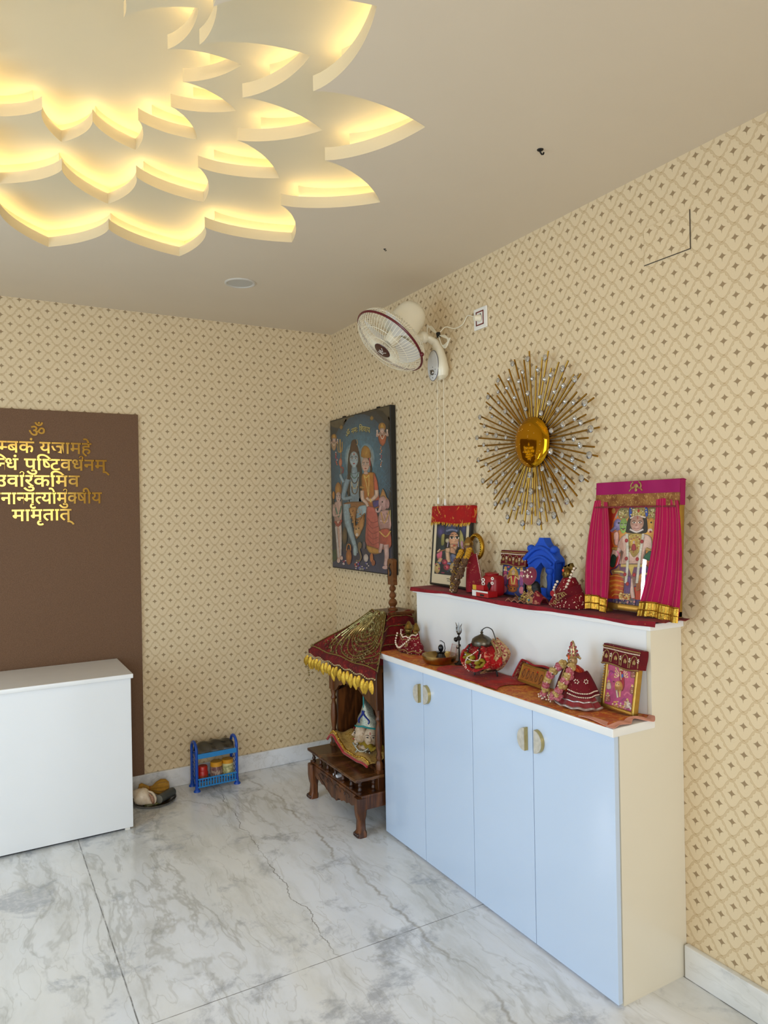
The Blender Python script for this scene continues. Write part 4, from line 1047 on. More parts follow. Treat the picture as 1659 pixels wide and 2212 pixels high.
# roof: pyramid of boards with eave board, top plate and finial
EX0, EX1, EY0, EY1, EZ = -.33, .292, -.185, .215, .80
AX, AY, AZ, AH = .070, .11, 1.036, .07
def roofpt(x, y):
    """roof height over a point"""
    fx = (x-EX0)/(AX-AH-EX0) if x < AX else (EX1-x)/(EX1-AX-AH)
    fy = (y-EY0)/(AY-AH-EY0) if y < AY else (EY1-y)/max(EY1-AY-AH, .02)
    return EZ+(AZ-EZ)*min(max(min(fx, fy), 0), 1)
w = MB(); v = w.bm.verts
lo = [v.new((x, y, EZ-.02)) for x, y in ((EX0, EY0), (EX1, EY0), (EX1, EY1), (EX0, EY1))]; l1 = [v.new((x, y, EZ)) for x, y in ((EX0, EY0), (EX1, EY0), (EX1, EY1), (EX0, EY1))]
tp_ = [v.new((x, y, AZ)) for x, y in ((AX-AH, AY-AH), (AX+AH, AY-AH), (AX+AH, AY+AH), (AX-AH, AY+AH))]
for A_, B_ in ((lo, l1), (l1, tp_)):
    for i in range(4): w.bm.faces.new((A_[i], A_[(i+1) % 4], B_[(i+1) % 4], B_[i]))
w.bm.faces.new(lo[::-1]); w.bm.faces.new(tp_)
rf = w.build('roof', mt_wood, tp, smooth=False)
MB().box2((EX0-.035, EY0-.012, EZ-.012), (EX1, EY0+.012, EZ+.010), bev=.002).build('eave_board', mt_wood, rf)
MB().box2((AX-.085, AY-.085, AZ), (AX+.085, AY+.085, AZ+.016), bev=.003).build('roof_plate', mt_wood, rf)
fz = AZ+.016
w = MB(); w.lathe([(.026, 0), (.027, .006), (.016, .014), (.015, .02), (.022, .03), (.025, .04), (.018, .055), (.009, .062), (.018, .07), (.020, .08), (.012, .094), (.009, .10), (.017, .108), (.019, .118), (.012, .128), (.010, .14)], (AX, AY, fz), 0, 22)
fo = [(-.030, .135), (.030, .135), (.030, .145), (.026, .155), (.030, .165), (.026, .172), (.026, .255), (.030, .262), (.024, .272), (.0, .276), (-.024, .272), (-.030, .262), (-.026, .255), (-.026, .172), (-.030, .165), (-.026, .155), (-.030, .145)]
w.prism([(AX+x, fz+z) for x, z in fo], AY-.012, AY+.012)
fn = w.build('finial', M('finial_teak', (118, 70, 32), .4, var=.2, vs_=30, bump=.3), tp)
w = MB(); w.tube([(AX+.010*sin(t*.9), AY-.0125, fz+.185+.009*t) for t in range(8)], .004, 0, 6); w.tube([(AX-.012+.01*sin(t*.8), AY-.0125, fz+.182+.009*t) for t in range(6)], .003, 0, 6)
w.build('carving', mt_black, fn)

# ------------------------------------------------------------------ red and gold cloth over the roof
rc = thing('roof_cloth', 'dark red cloth with gold tinsel and leaf fringe draped over the wooden shrine roof', 'cloth', (-.23, -.87, 0), (0, 0, RW))
def cl(u, v, lift=.010):
    """u along the eave (0 left .. 1 right), v from below the eave edge up to the roof plate"""
    xe = EX0-.012+(.430-EX0+.012)*u
    xt = AX-AH*.98+AH*1.96*u
    if v < .16:
        d = v/.16; x = xe; y = EY0-.020; z = EZ-.018+(.028)*d+.006*sin(u*40)*(1-d)
    else:
        d = (v-.16)/.84; x = xe+(xt-xe)*d; y = EY0-.010+(AY-AH-.004-EY0)*d
        z = EZ+.012+(AZ-EZ-.006)*(d-.16*d*(1-d))+.004*sin(u*16+d*7)
    return (x, y, z+lift*(v > .16))
mt_redcl = fabric_pattern('red_cloth', (112, 14, 20), (150, 40, 30), 30, .3, .75, base2=(80, 10, 16))
w = MB().sheet(cl, 44, 26, .003, 0, (0, .3, -1))
def cr_(u, v):   # right slope of the same cloth
    a = Vector(cl(1, .16+.84*v)); yb = EY0-.02+(EY1-.03-EY0)*u
    xe = .430-.130*min(1, u/.22); xt = AX+AH*.98; x = xe+(xt-xe)*v
    yt = AY-AH+2*AH*u; y = yb+(yt-yb)*v
    return (x, y, EZ+.022+(AZ-EZ-.006)*(v-.12*v*(1-v))+.004*sin(u*9))
w.sheet(cr_, 20, 16, .003, 0, (.2, 0, -1)); w.build('cloth', mt_redcl, rc)
mt_tins = M('gold_tinsel', (176, 156, 100), .25, .9, var=.3, vs_=200)
rd = random.Random(11)
w = MB()
def tinsel(pts, r=.0032, spikes=4, sl=.012):
    w.tube(pts, r, 0, 5)
    for p in pts:
        for k in range(spikes):
            d = Vector((rd.gauss(0, 1), rd.gauss(0, 1), rd.gauss(0, 1))).normalized()*sl*rd.uniform(.5, 1.2)
            q = Vector(p); n_ = d.orthogonal().normalized()*.0007
            w.bm.faces.new([w.bm.verts.new(q+n_), w.bm.verts.new(q-n_), w.bm.verts.new(q+d)])
def on(u, v): return Vector(cl(min(max(u, 0), 1), min(max(v, .17), 1), .013))
cu, cvv = .62, .74
for ring in range(11):
    rr = .06+.062*ring; pts = []
    for i in range(70):
        a = 2*pi*i/70+ring*.4; q = rr*(1+.06*sin(a*3+ring))
        u, v_ = cu+q*cos(a)*.78, cvv+q*sin(a)*1.02
        if 0.0 <= u <= 1.0 and .19 <= v_ <= .985: pts.append(on(u, v_))
        else:
            if len(pts) > 2: tinsel(pts, .0042, 9, .020)
            pts = []
    if len(pts) > 2: tinsel(pts, .0042, 9, .020)
for k in range(260): # scattered bunches
    u, v_ = rd.uniform(.05, .95), rd.uniform(.2, .97)
    p = on(u, v_); tinsel([p, p+Vector((.008, 0, .003))], .002, 9, .013)
for v0, r in ((.175, .0045), (.985, .004)):
    tinsel([on(i/60, v0) for i in range(61)], r, 4, .012)
tinsel([on(0, .17+.82*i/36) for i in range(37)], .004, 5, .013)
def onr(u, v): return Vector(cr_(u, v))+Vector((.003, 0, .004))
for v0 in (.12, .3, .48, .66, .84): tinsel([onr(i/24, min(v0+.08*sin(i/24*pi), 1)) for i in range(25)], .003, 3, .011)
tinsel([on(1, .17+.82*i/36) for i in range(37)], .0035, 4, .012)
w.build('tinsel_trim', mt_tins, rc, smooth=False, recalc=False)
w = MB()
for i in range(48): w.sph(Vector(cl(i/47, .02))+Vector((0, -.003, 0)), .0045, 0, 8, 6)
w.build('pearl_edge', M('gold_pearl', (196, 176, 130), .3, .4, var=.1), rc)
mt_leaf = M('gold_leaf', (216, 172, 60), .35, .75, var=.15, vs_=90, bump=.8, bs=160)
for i in range(19):
    u = .015+i*.0535; p = Vector(cl(u, 0)); ln = .058+.014*rd.random(); wd_ = .0155; ti = rd.uniform(-.35, .25)
    def lf(a, b_, p=p, ln=ln, wd_=wd_, ti=ti):
        q = (a-.5)*2; h = wd_*(sin(pi*min(b_*.92+.06, 1))**.8)
        return (p.x+q*h*.75+ti*ln*b_, p.y-.012+.55*q*h-.004*(1-q*q)-.006*sin(pi*b_), p.z-.004-ln*b_)
    MB().sheet(lf, 6, 10, .001, 0, (0, 1, 0)).build('leaf_pendant', mt_leaf, rc)
# side tassels hanging at the left corner
w = MB(); p = Vector(cl(0, 0))
for k in range(9): w.sph((p.x-.004+.006*sin(k), p.y, p.z-.02-.012*k), .005, 0, 8, 6)
w.tube([(p.x-.02+.014*cos(t*pi/6), p.y, p.z-.15+.014*sin(t*pi/6)) for t in range(12)], .0014, 0, 5, closed=True)
w.build('bead_tassel', mt_tins, rc)

# ------------------------------------------------------------------ things inside / on the shrine
mtc = thing('shrine_mat', 'crumpled gold brocade mat with red border lying on the shrine floor', 'mat', (-.23, -.87, .307), (0, 0, RW))
mt_gbro = fabric_pattern('gold_brocade', (176, 124, 44), (226, 190, 110), 70, .45, .4, .35, base2=(140, 84, 30))
def gm(u, v):
    x = -.235+.46*u; y = -.145+.20*v
    z = .024+.012*sin(u*9)+.016*sin(u*4+1)*(1-v)+.02*(u < .25)*(sin(u*12.5))+.008*sin(v*11+u*8)
    if v < .15: z -= .014*(1-v/.15)
    return (x, y, max(z, .005))
MB().sheet(gm, 40, 20, .004, 0).build('cloth', mt_gbro, mtc)
w = MB(); w.tube([Vector(gm(i/40, .0))+Vector((0, -.003, -.009)) for i in range(41)], .0065, 0, 6); w.build('border', M('red_velvet', (170, 16, 26), .8, var=.1, sheen=.3), mtc)
w = MB()
w.tube([Vector(gm(i/60, .06))+Vector((0, -.001, .002)) for i in range(61)], .0035, 0, 5)
for i in range(61): w.sph(Vector(gm(i/60, .06))+Vector((0, -.002, .003)), .0045, 0, 6, 5, jitter=.2)
w.build('sequin_band', mt_goldleaf, mtc)
yc = thing('yellow_cloth', 'crumpled mustard yellow cloth under the mask figure in the shrine', 'cloth', (-.262, -.945, .338), (0, 0, RW))
MB().sheet(lambda u, v: (-.10+.2*u, -.05+.085*v, .010+.014*abs(sin(u*11+v*3))+.010*sin(v*6)), 30, 14, .003, 0).build('cloth', M('mustard_cloth_two', (156, 130, 26), .8, var=.15, vs_=60), yc)
mk = thing('mask_figurine', 'pale painted two faced mask figurine with tall jewelled blue and silver crown inside the shrine', 'figurine', (-.268, -.905, .335), (0, 0, radians(-60)))
mt_mask = M('painted_plaster', (206, 184, 158), .45, var=.12, vs_=60, rgb2=(176, 150, 120))
def face_mesh(w, cx, cy, cz, s_, yaw):
    R = Matrix.Rotation(yaw, 3, 'Z'); c = Vector((cx, cy, cz))
    w.sph(c, (.036*s_, .036*s_, .052*s_), 0, 20, 16)
    q = lambda x, y, z: c+R @ Vector((x*s_, y*s_, z*s_))
    w.tube([q(0, -.034, .012), q(0, -.044, -.006), q(0, -.036, -.012)], [.004*s_, .0075*s_, .004*s_], 0, 8)
    w.sph(q(0, -.030, -.026), (.011*s_, .008*s_, .006*s_), 0, 10, 6); w.sph(q(0, -.026, -.042), (.014*s_, .012*s_, .012*s_), 0, 10, 8)
    for sx in (-1, 1): w.sph(q(sx*.035, .004, 0), (.006*s_, .008*s_, .014*s_), 0, 8, 6)
    return q
w = MB(); qs = []
qs.append(face_mesh(w, -.040, .0, .065, 1.05, radians(-56))); qs.append(face_mesh(w, .030, -.012, .058, 1.1, radians(22)))
w.lathe([(.05, 0), (.055, .01), (.03, .04)], (-.004, .01, -.01), 0, 24)
w.build('mask', mt_mask, mk)
w = MB()
for q in qs:
    for sx in (-1, 1):
        w.sph(q(sx*.014, -.0335, .008), (.007, .004, .0035), 0, 8, 6); w.tube([q(sx*.006, -.036, .016), q(sx*.014, -.036, .020), q(sx*.023, -.031, .017)], .0014, 0, 5)
w.build('eye', M('painted_black', (24, 20, 22), .35), mk)
w = MB()
for q in qs: w.sph(q(0, -.0395, -.0265), (.008, .003, .0035), 0, 8, 6); w.tube([q(0, -.0375, .022), q(0, -.036, .034)], .002, 0, 5)
w.build('painted_mark', M('painted_red', (170, 40, 36), .4), mk)
mt_crown = M('silver_zari', (190, 194, 176), .35, .6, var=.25, vs_=190, bump=.6, bs=260)
cw = MB()
def cwf(u, v):
    a = (u-.5)*2; wid = .060*(1-v**1.5*.95); bump_ = .010*abs(cos(v*9))*(1-v)
    return (-.004+a*(wid+bump_), -.040+.035*a*a+.012*v, .100+.014*(1-abs(a))+.150*v)
co = cw.sheet(cwf, 18, 22, .006, 0, (0, 1, 0)).build('crown', mt_crown, mk)
w = MB()
for sx in (-1, 1):
    w.tube([Vector(cwf(.5+sx*(.24-.16*t/9+.08*sin(t*.7)), .16+.42*t/9))+Vector((0, -.004, 0)) for t in range(10)], .0045, 0, 6)
w.build('peacock_curl', M('royal_blue_zari', (20, 40, 130), .4), co)
w = MB(); w.tube([Vector(cwf(i/20, .03))+Vector((0, -.003, 0)) for i in range(21)], .0045, 0, 6); w.tube([Vector(cwf(.5, 1))+Vector((0, -.002, -.05)), Vector(cwf(.5, 1))+Vector((0, -.002, .018))], .004, 0, 6)
w.build('teal_band', M('teal_zari', (30, 140, 140), .4), co)
w = MB()
for k in range(26):
    a = k*pi/25; w.sph((-.055+.11*k/25, -.058-.012*sin(a), .028-.034*sin(a)), .0052, 0, 8, 6)
for k in range(14): w.sph((-.05+rd.uniform(0, .1), -.055-rd.uniform(0, .01), rd.uniform(-.02, .03)), .006, 0, 8, 6)
w.build('bead_necklace', M('silver_bead', (190, 186, 170), .25, .6, var=.2), mk)
o = MB().box2((-.022, -.014, 0), (.022, .014, .013), bev=.001).build('matchbox', M('matchbox_white', (226, 226, 230), .5, var=.04)); o.location = (-.435, -.872, .2005); o.rotation_euler = (0, 0, RW+.1)
tag(o, 'small white matchbox on the base of the wooden shrine behind its balusters', 'matchbox')
# ------------------------------------------------------------------ cloth runners on the cabinet
mt_orange = fabric_pattern('orange_brocade', (190, 76, 14), (216, 146, 40), 30, .36, .5, .1, base2=(184, 98, 18), weave=500)
mt_redrun = fabric_pattern('red_brocade', (176, 22, 12), (206, 96, 30), 44, .26, .6, .08, base2=(140, 26, 12), weave=500)
mt_maroonrun = fabric_pattern('maroon_runner', (138, 22, 34), (176, 96, 50), 40, .22, .65, .08, base2=(120, 14, 30), weave=500)
ru = thing('orange_runner', 'orange and gold brocade runner covering the lower ledge of the white cabinet', 'table runner', (-.25, -1.92, .889), (0, 0, RW))
def orun(u, v):
    x = -.745+1.462*u; y = -.098+.194*v
    z = .0025+.0012*sin(x*31+v*4)+.0015*sin(x*13+2)+.0008*sin(v*19+x*7)
    e = max(0, (u-.955)/.045)
    return (x+.010*e*sin(v*9), y-.004*sin(x*9)*(1-v), max(z, .0022)+.010*e*abs(sin(v*7)))
MB().sheet(orun, 120, 16, .0018, 0).build('cloth', mt_orange, ru)
mt_pinkhem = M('pink_hem', (214, 150, 130), .8, var=.08)
def hem(u, v):
    p = Vector(orun(1, 1-u)); return (p.x+.004+.022*v+.01*v*sin(u*14), p.y, p.z+.002+.004*sin(u*12+v*2)*v-.003*v)
MB().sheet(hem, 26, 5, .0018, 0).build('hem', mt_pinkhem, ru)
def hem2(u, v):
    return (.722+.030*u-.002, .085-.19*v*(.5+.5*u)-.0, .006+.007*sin(v*6)*u+.003)
MB().sheet(lambda u, v: (.60+.14*u, -.097-.008*v*0+.010*v+.02*u*v, .0075+.0035*sin(u*5)+.004*v*u), 20, 4, .0018, 0).build('folded_edge', mt_pinkhem, ru)
rr_ = thing('red_runner_piece', 'red brocade cloth piece lying across the middle of the orange runner', 'cloth', (-.25, -1.865, .8935), (0, 0, RW))
MB().sheet(lambda u, v: (-.205+.41*u+.05*(1-v)*.6-.03*sin(v*5), -.099+.185*v, .0036+.0012*sin(u*22+v*5)+.0008*sin(v*17)), 50, 16, .0016, 0).build('cloth', mt_redrun, rr_)
ur = thing('maroon_runner', 'maroon cloth runner with gold flecks covering the top board of the cabinet', 'table runner', (-.084, -1.92, 1.1985), (0, 0, RW))
def mrun(u, v):
    x = -.715+1.475*u; e = max(0, (u-.93)/.07)
    y = -.0872 if v < .13 else -.0872+.1672*(v-.125)/.875; z = .0026+.0014*sin(x*27+v*3)+.0012*sin(x*11)
    hang = max(0, .125-v)/.125
    return (x+.012*e, y-.003*hang-.003*sin(x*17)*hang, max(z, .0024)-.017*hang*(.72+.28*sin(x*8+1))+.008*e*abs(sin(v*6+1)))
w = MB().sheet(mrun, 120, 16, .0016, 0); w.build('cloth', mt_maroonrun, ur)
TZ, LZ = 1.2035, .8945     # resting heights on the two ledges

mt_emb = fabric_pattern('maroon_embroidery', (104, 14, 26), (176, 140, 90), 60, .2, .75, base2=(86, 10, 22), weave=700)
mt_gthread = M('gold_thread', (180, 146, 92), .45, .5, var=.2, vs_=200, bump=.5, bs=300)
mt_pearl = M('pearl', (226, 206, 184), .25, var=.05, coat=.4)
mt_redtop = fabric_pattern('red_gold_cloth', (172, 14, 14), (206, 150, 60), 26, .27, .6, base2=(150, 16, 20), weave=700)
mt_fgold = M('gold_frame', (190, 150, 70), .3, .8, var=.1, vs_=40)

def frame(name, label, cat, loc, w_, h_, bw, dep, tilt, mat, yaw=0, group=None):
    t = thing(name, label, cat, loc, (-tilt, 0, RW+yaw), group)
    m = MB()
    for sx in (-1, 1): m.box2((sx*w_/2, -dep/2, 0), (sx*(w_/2-bw), dep/2, h_), bev=.003)
    m.box2((-w_/2, -dep/2, 0), (w_/2, dep/2, bw), bev=.003); m.box2((-w_/2, -dep/2, h_-bw), (w_/2, dep/2, h_), bev=.003)
    m.box2((-w_/2+.004, dep/2-.006, .004), (w_/2-.004, dep/2-.001, h_-.004))
    m.build('frame', mat, t); return t
def valance(parent_loc, rot, w_, h_, drop, dep, mat, label, cat='cloth cover', name='valance', motif=True, fringe=None, group=None):
    """cloth cap folded over the top of a frame (thing of its own)"""
    t = thing(name, label, cat, parent_loc, rot, group)
    def vf(u, v):
        x = (u-.5)*(w_+.012)
        if v < .7: q = v/.7; y = -dep/2-.004-.003*sin(u*9)*(1-q); z = h_-drop*(1-q)+.004*sin(u*7)*(1-q)
        else: q = (v-.7)/.3; y = -dep/2-.004+(dep+.008)*q; z = h_+.0035+.002*sin(q*3.1)
        return (x, y, z)
    m = MB().sheet(vf, 30, 20, .002, 0, (0, .7, -.5))
    m.sheet(lambda u, v: (w_/2+.006+.002*sin(v*5), -dep/2-.004+(dep+.008)*u, h_+.003-drop*.95*v), 6, 10, .0018, 0, (-1, 0, 0))
    c = m.build('cloth', mat, t)
    if motif:
        m = MB()
        for vv in (.03, .66):
            m.tube([Vector(vf(i/30, vv))+Vector((0, -.002, 0)) for i in range(31)], .0024, 0, 5)
        n = 4
        for k in range(n):
            cx = (k+.5)/n
            m.tube([Vector(vf(cx+.105*cos(a), .1+.42*sin(a)))+Vector((0, -.002, 0)) for a in [i*pi/10 for i in range(11)]], .0016, 0, 5)
            for a in (-.5, 0, .5): m.sph(Vector(vf(cx+.04*a, .24+.08*(1-abs(a))))+Vector((0, -.002, 0)), (.0035, .002, .007), 0, 8, 6)
        m.build('embroidery', mt_gthread, c)
        m = MB()
        for k in range(26): m.sph(Vector(vf((k+.5)/26, .58))+Vector((0, -.0025, 0)), .0026, 0, 6, 5)
        for k in range(5):
            for a in range(5): m.sph(Vector(vf(min(max(k/4, .03), .97)+.012*cos(a*1.256), .36+.06*sin(a*1.256)))+Vector((0, -.002, 0)), .0024, 0, 6, 4)
        m.build('bead', mt_pearl, c)
    if fringe:
        m = MB(); r_ = random.Random(4)
        for k in range(110):
            p = Vector(vf(r_.random(), .01)); m.tube([p+Vector((0, -.002, .004)), p+Vector((r_.uniform(-.006, .006), -.004, -.012*r_.uniform(.5, 1.2)))], .0009, 0, 4)
        m.build('fringe', fringe, c)
    return t
def beadgar(m, path, r, mat=0, step=None):
    """beads strung along a path"""
    P = bez(path, 12); d = 0; m.sph(P[0], r, mat, 8, 6); step = step or r*2.0
    for a, b_ in zip(P, P[1:]):
        d += (b_-a).length
        if d >= step: m.sph(b_, r, mat, 8, 6); d = 0

# ------------------------------------------------------------------ upper board, far to near
# framed picture of a figure with flute
L1 = (-.052, -1.372, TZ+.002)
f1 = frame('framed_picture', 'black framed picture of a dark haired person playing a flute, leaning on the wall', 'picture frame', L1, .318, .392, .012, .02, .09, M('frame_black', (24, 20, 18), .4))
MB().box2((-.150, -.0075, .010), (.150, .004, .384)).build('mount', M('cream_card', (214, 198, 164), .7, var=.03), f1, smooth=False)
p = Print([(268, 205), (510, 212), (482, 745), (243, 715)], .250, .255, -.0082, 1, .058)
p.ell(380, 450, 230, 420, (60, 84, 84), (14, 22, 30)); p.ell(300, 290, 40, 70, (86, 78, 130), (40, 44, 70)); p.ell(490, 260, 40, 90, (70, 76, 120), (30, 36, 60))
p.poly([(455, 280), (480, 330), (490, 460), (476, 520), (450, 420)], (190, 180, 110), (150, 140, 90)); p.poly([(304, 330), (330, 320), (326, 420), (302, 430)], (170, 160, 90), (120, 120, 70))
p.poly([(330, 330), (380, 260), (440, 300), (450, 420), (470, 520), (440, 560), (360, 540), (330, 460)], (22, 22, 28)); p.poly([(330, 280), (360, 215), (420, 205), (446, 240), (440, 300), (345, 330)], (70, 84, 120), (30, 36, 56))
for i in range(8): p.ell(350+i*11, 285-10*sin(i*.45), 9, 13, (150, 160, 190), (60, 70, 100))
p.ell(405, 372, 40, 74, (226, 178, 140), (196, 140, 104)); p.poly([(372, 420), (440, 425), (410, 505), (380, 480)], (214, 166, 130)); p.poly([(376, 450), (414, 470), (418, 540), (372, 520)], (206, 156, 120))
for x in (388, 432): p.ell(x, 356, 17, 13, (240, 232, 220)); p.ell(x, 356, 9, 12, (24, 18, 16)); p.line([(x-18, 352), (x, 341), (x+18, 352)], 6, (24, 16, 14)); p.line([(x-16, 326), (x, 320), (x+15, 328)], 5, (40, 26, 22))
p.line([(412, 350), (420, 392), (408, 400)], 3, (176, 120, 90)); p.ell(408, 432, 12, 7, (186, 60, 56)); p.ell(352, 385, 16, 22, (230, 220, 190), (160, 150, 110)); p.line([(360, 390), (352, 450)], 6, (200, 180, 200)); p.line([(440, 395), (444, 450)], 6, (180, 170, 200))
p.poly([(340, 500), (420, 520), (470, 540), (488, 640), (470, 745), (250, 720), (300, 560)], (52, 60, 66), (28, 36, 44)); p.poly([(384, 520), (410, 520), (430, 560), (390, 600), (370, 560)], (120, 130, 160), (66, 76, 110))
p.line([(282, 495), (350, 470), (430, 432)], 9, (166, 110, 66)); p.poly([(262, 520), (310, 490), (304, 570), (276, 580)], (220, 110, 130), (190, 80, 100))
p.line([(350, 480), (356, 560), (360, 600)], [34, 34, 38], (224, 184, 146)); p.poly([(338, 462), (372, 460), (370, 500), (340, 500)], (228, 188, 150)); p.line([(292, 470), (270, 500)], 12, (224, 184, 150)); p.line([(300, 560), (282, 600)], 34, (206, 160, 120)); p.ell(268, 660, 24, 52, (216, 186, 120), (170, 140, 90)); p.ell(410, 660, 40, 62, (216, 186, 120), (180, 150, 96)); p.poly([(450, 570), (476, 580), (470, 640), (440, 640)], (190, 180, 120))
p.line([(350, 610), (380, 618)], 20, (120, 130, 170)); p.line([(280, 606), (296, 612)], 18, (120, 130, 170))
for x, y, r in ((432, 590, 32), (330, 600, 24), (345, 650, 26), (470, 690, 24)): p.ell(x, y, r, r*1.2, (206, 70, 90), (120, 40, 66)); p.ell(x, y, r*.5, r*.6, (230, 120, 130), (200, 70, 90))
p.scatter(250, 560, 480, 740, 30, 7, [(60, 80, 120), (90, 110, 70), (170, 60, 90), (40, 50, 60)], 6)
p.build('print', mt_print_m, f1)
w = MB()
for k in range(5): w.box((-.012+.006*k, -.0078, .040), (.004, .0006, .004)); w.box((-.008+.005*k, -.0078, .030), (.0035, .0006, .003))
w.build('caption', M('ink_brown', (70, 50, 36), .7), f1, smooth=False)
valance(L1, (-.09, 0, RW), .322, .394, .085, .024, mt_redtop, 'red and gold cloth cover with gold fringe over the flute picture frame', motif=False, fringe=mt_goldleaf)

# garlanded standing figurine with gold ring halo
gf = thing('garlanded_figurine', 'figurine with gold ring halo and long dark flower garland beside the flute picture', 'figurine', (-.098, -1.625, TZ+.004), (0, -.10, RW), None)
MB().lathe([(.040, 0), (.042, .02), (.034, .08), (.022, .15), (.016, .18), (.0005, .185)], (-.012, .010, 0), 0, 24, fold=(.06, 8), sq=(1, .6)).build('robe', fabric_pattern('robe_red', (150, 24, 36), (190, 120, 90), 40, .25), gf)
w = MB().sph((0, -.008, .20), (.021, .02, .026), 0, 16, 12); w.tube([(0, -.008, .17), (0, -.008, .19)], .012, 0, 10); w.tube([(0, -.028, .204), (0, -.032, .196), (0, -.028, .194)], [.002, .0035, .002], 0, 6); hd = w.build('head', M('figurine_bronze', (120, 84, 50), .4, .3, var=.2), gf)
MB().lathe([(.021, .212), (.024, .222), (.016, .235), (.008, .248), (.0005, .252)], (0, -.004, 0), 0, 16).build('crown', mt_brass, hd)
w = MB(); w.tube([(.018+.044*cos(t*pi/16), .026, .205+.052*sin(t*pi/16)) for t in range(32)], .010, 0, 10, closed=True)
for k in range(30): w.sph((.018+.044*cos(k*pi/15), .017, .205+.052*sin(k*pi/15)), .0045, 0, 6, 5)
w.build('halo_ring', M('halo_gold', (176, 130, 36), .3, .9, var=.15, vs_=80), gf)
w = MB().sph((-.05, -.004, .222), (.008, .006, .016), 0, 10, 8).tube([(-.04, 0, .19), (-.05, -.004, .21)], .004, 0, 6); w.build('lotus_bud', M('pink_bud', (176, 130, 146), .5), gf)
mt_fdark = M('dried_flower_brown', (70, 44, 28), .8, var=.3, vs_=160, bump=.8, bs=200, rgb2=(106, 74, 44)); mt_fyel = M('marigold', (206, 150, 24), .75, var=.2, vs_=160, bump=.8, bs=200); mt_fgrn = M('garland_green', (30, 40, 22), .7, var=.2); mt_fred = M('rose_red', (140, 22, 40), .7, var=.25, vs_=140, rgb2=(190, 120, 130))
mt_fkhaki = M('rose_khaki', (150, 120, 60), .7, var=.2, vs_=140, rgb2=(190, 160, 100))
def flower(m, c, r, mat, rd_):
    for k in range(13):
        d = Vector((rd_.gauss(0, 1), rd_.gauss(0, 1), rd_.gauss(0, 1))).normalized()
        m.sph(Vector(c)+d*r*.6, (r*.5, r*.5, r*.42), mat, 7, 5, rot=d.to_track_quat('Z', 'Y').to_matrix())
    m.sph(c, r*.75, mat, 8, 6)
rd = random.Random(21)
w = MB(); wy = MB(); wg = MB(); wp = MB()
for sgn, P in ((-1, [(-.030, -.026, .185), (-.046, -.036, .15), (-.052, -.046, .11), (-.064, -.052, .07), (-.068, -.056, .03)]), (1, [(.030, -.024, .190), (.022, -.040, .155), (.006, -.054, .115), (-.018, -.060, .075), (-.048, -.062, .035), (-.060, -.060, .016)])):
    Q = bez(P, 4)
    for i, q in enumerate(Q):
        t = i/len(Q)
        if t < .22: flower(wy, q, .0150, 0, rd)
        elif .36 < t < .42 or .6 < t < .66: flower(wg, q, .010, 0, rd); wp.sph(q+Vector((0, -.011, 0)), .0035, 0, 8, 6); wp.sph(q+Vector((.008, -.008, 0)), .003, 0, 8, 6)
        else:
            flower(w, q, .0180, 0, rd)
            for j in range(2): wp.sph(q+Vector((rd.uniform(-.014, .014), -.017, rd.uniform(-.012, .012))), .0024, 1, 6, 5)
w.sph((-.062, -.060, .016), .016, 0, 10, 8, jitter=.2)
w.tube(bez([(-.062, -.058, .03), (-.052, -.046, .11), (-.030, -.022, .185), (0, -.01, .19), (.030, -.02, .19), (.006, -.05, .115), (-.060, -.058, .018)], 8), .004, 0, 5)
for k in range(8): wp.sph((-.062+rd.uniform(-.016, .016), -.073, .016+rd.uniform(-.013, .015)), .0033, 0, 8, 6)
ga = w.build('garland', mt_fdark, gf); wy.build('marigold_band', mt_fyel, ga); wg.build('green_band', mt_fgrn, ga); wp.build('pearl_bead', [mt_pearl, mt_goldleaf], ga)
def drape(u, v):
    return (.012+.030*u+.03*v*u, -.022+.03*u, .172-.165*v+.012*sin(u*7)*(v))
dz = MB().sheet(drape, 10, 16, .002, 0, (0, 1, 0)).build('stole', fabric_pattern('stole_maroon', (120, 12, 26), (176, 120, 80), 60, .25), gf)
w = MB(); beadgar(w, [Vector(drape(1, v/8))+Vector((0, -.003, 0)) for v in range(9)], .0026); w.build('pearl_edge', mt_pearl, dz)
# red bundle box, two small boxes stacked in front
o_ = thing('printed_bundle', 'round red printed cloth bundle with white lettering behind the match packets', 'bundle', (-.105, -1.783, TZ), (0, 0, RW))
MB().box((0, 0, .047), (.092, .070, .094), 0, .022, seg=3).lathe([(.03, .09), (.034, .099), (.02, .103), (.0005, .104)], (-.01, 0, 0), 0, 18, sq=(1.1, .8)).build('bundle_body', M('print_red', (150, 14, 22), .4, var=.08), o_)
w = MB()
for k, (x, z, s_) in enumerate(((-.022, .040, 1), (-.022, .056, 1), (-.022, .072, 1), (.040, .062, .8), (.042, .082, .8))):
    w.tube([(x+.009*s_*cos(t*pi/8), -.0385, z+.0062*s_*sin(t*pi/8)) for t in range(16)], .0022, 0, 5, closed=True)
w.build('lettering', mt_white, o_)
MB().prism([(.006, .05), (.018, .066), (.03, .05), (.022, .038), (.018, .028), (.014, .038)], -.040, -.037).build('printed_spade', mt_black, o_, smooth=False)
def pbox(name, label, loc, d, rot, sides, strips, grp=None):
    o = thing(name, label, 'box', loc, (0, 0, rot), grp)
    MB().box2((-d[0]/2, -d[1]/2, 0), (d[0]/2, d[1]/2, d[2]), bev=.001).build('box_body', sides, o)
    for nm, a, b_, m in strips: MB().box2(a, b_).build(nm, m, o, smooth=False)
mt_boxr = M('box_red', (170, 22, 24), .4, var=.05); mt_boxw = M('box_white', (226, 220, 214), .5, var=.03)
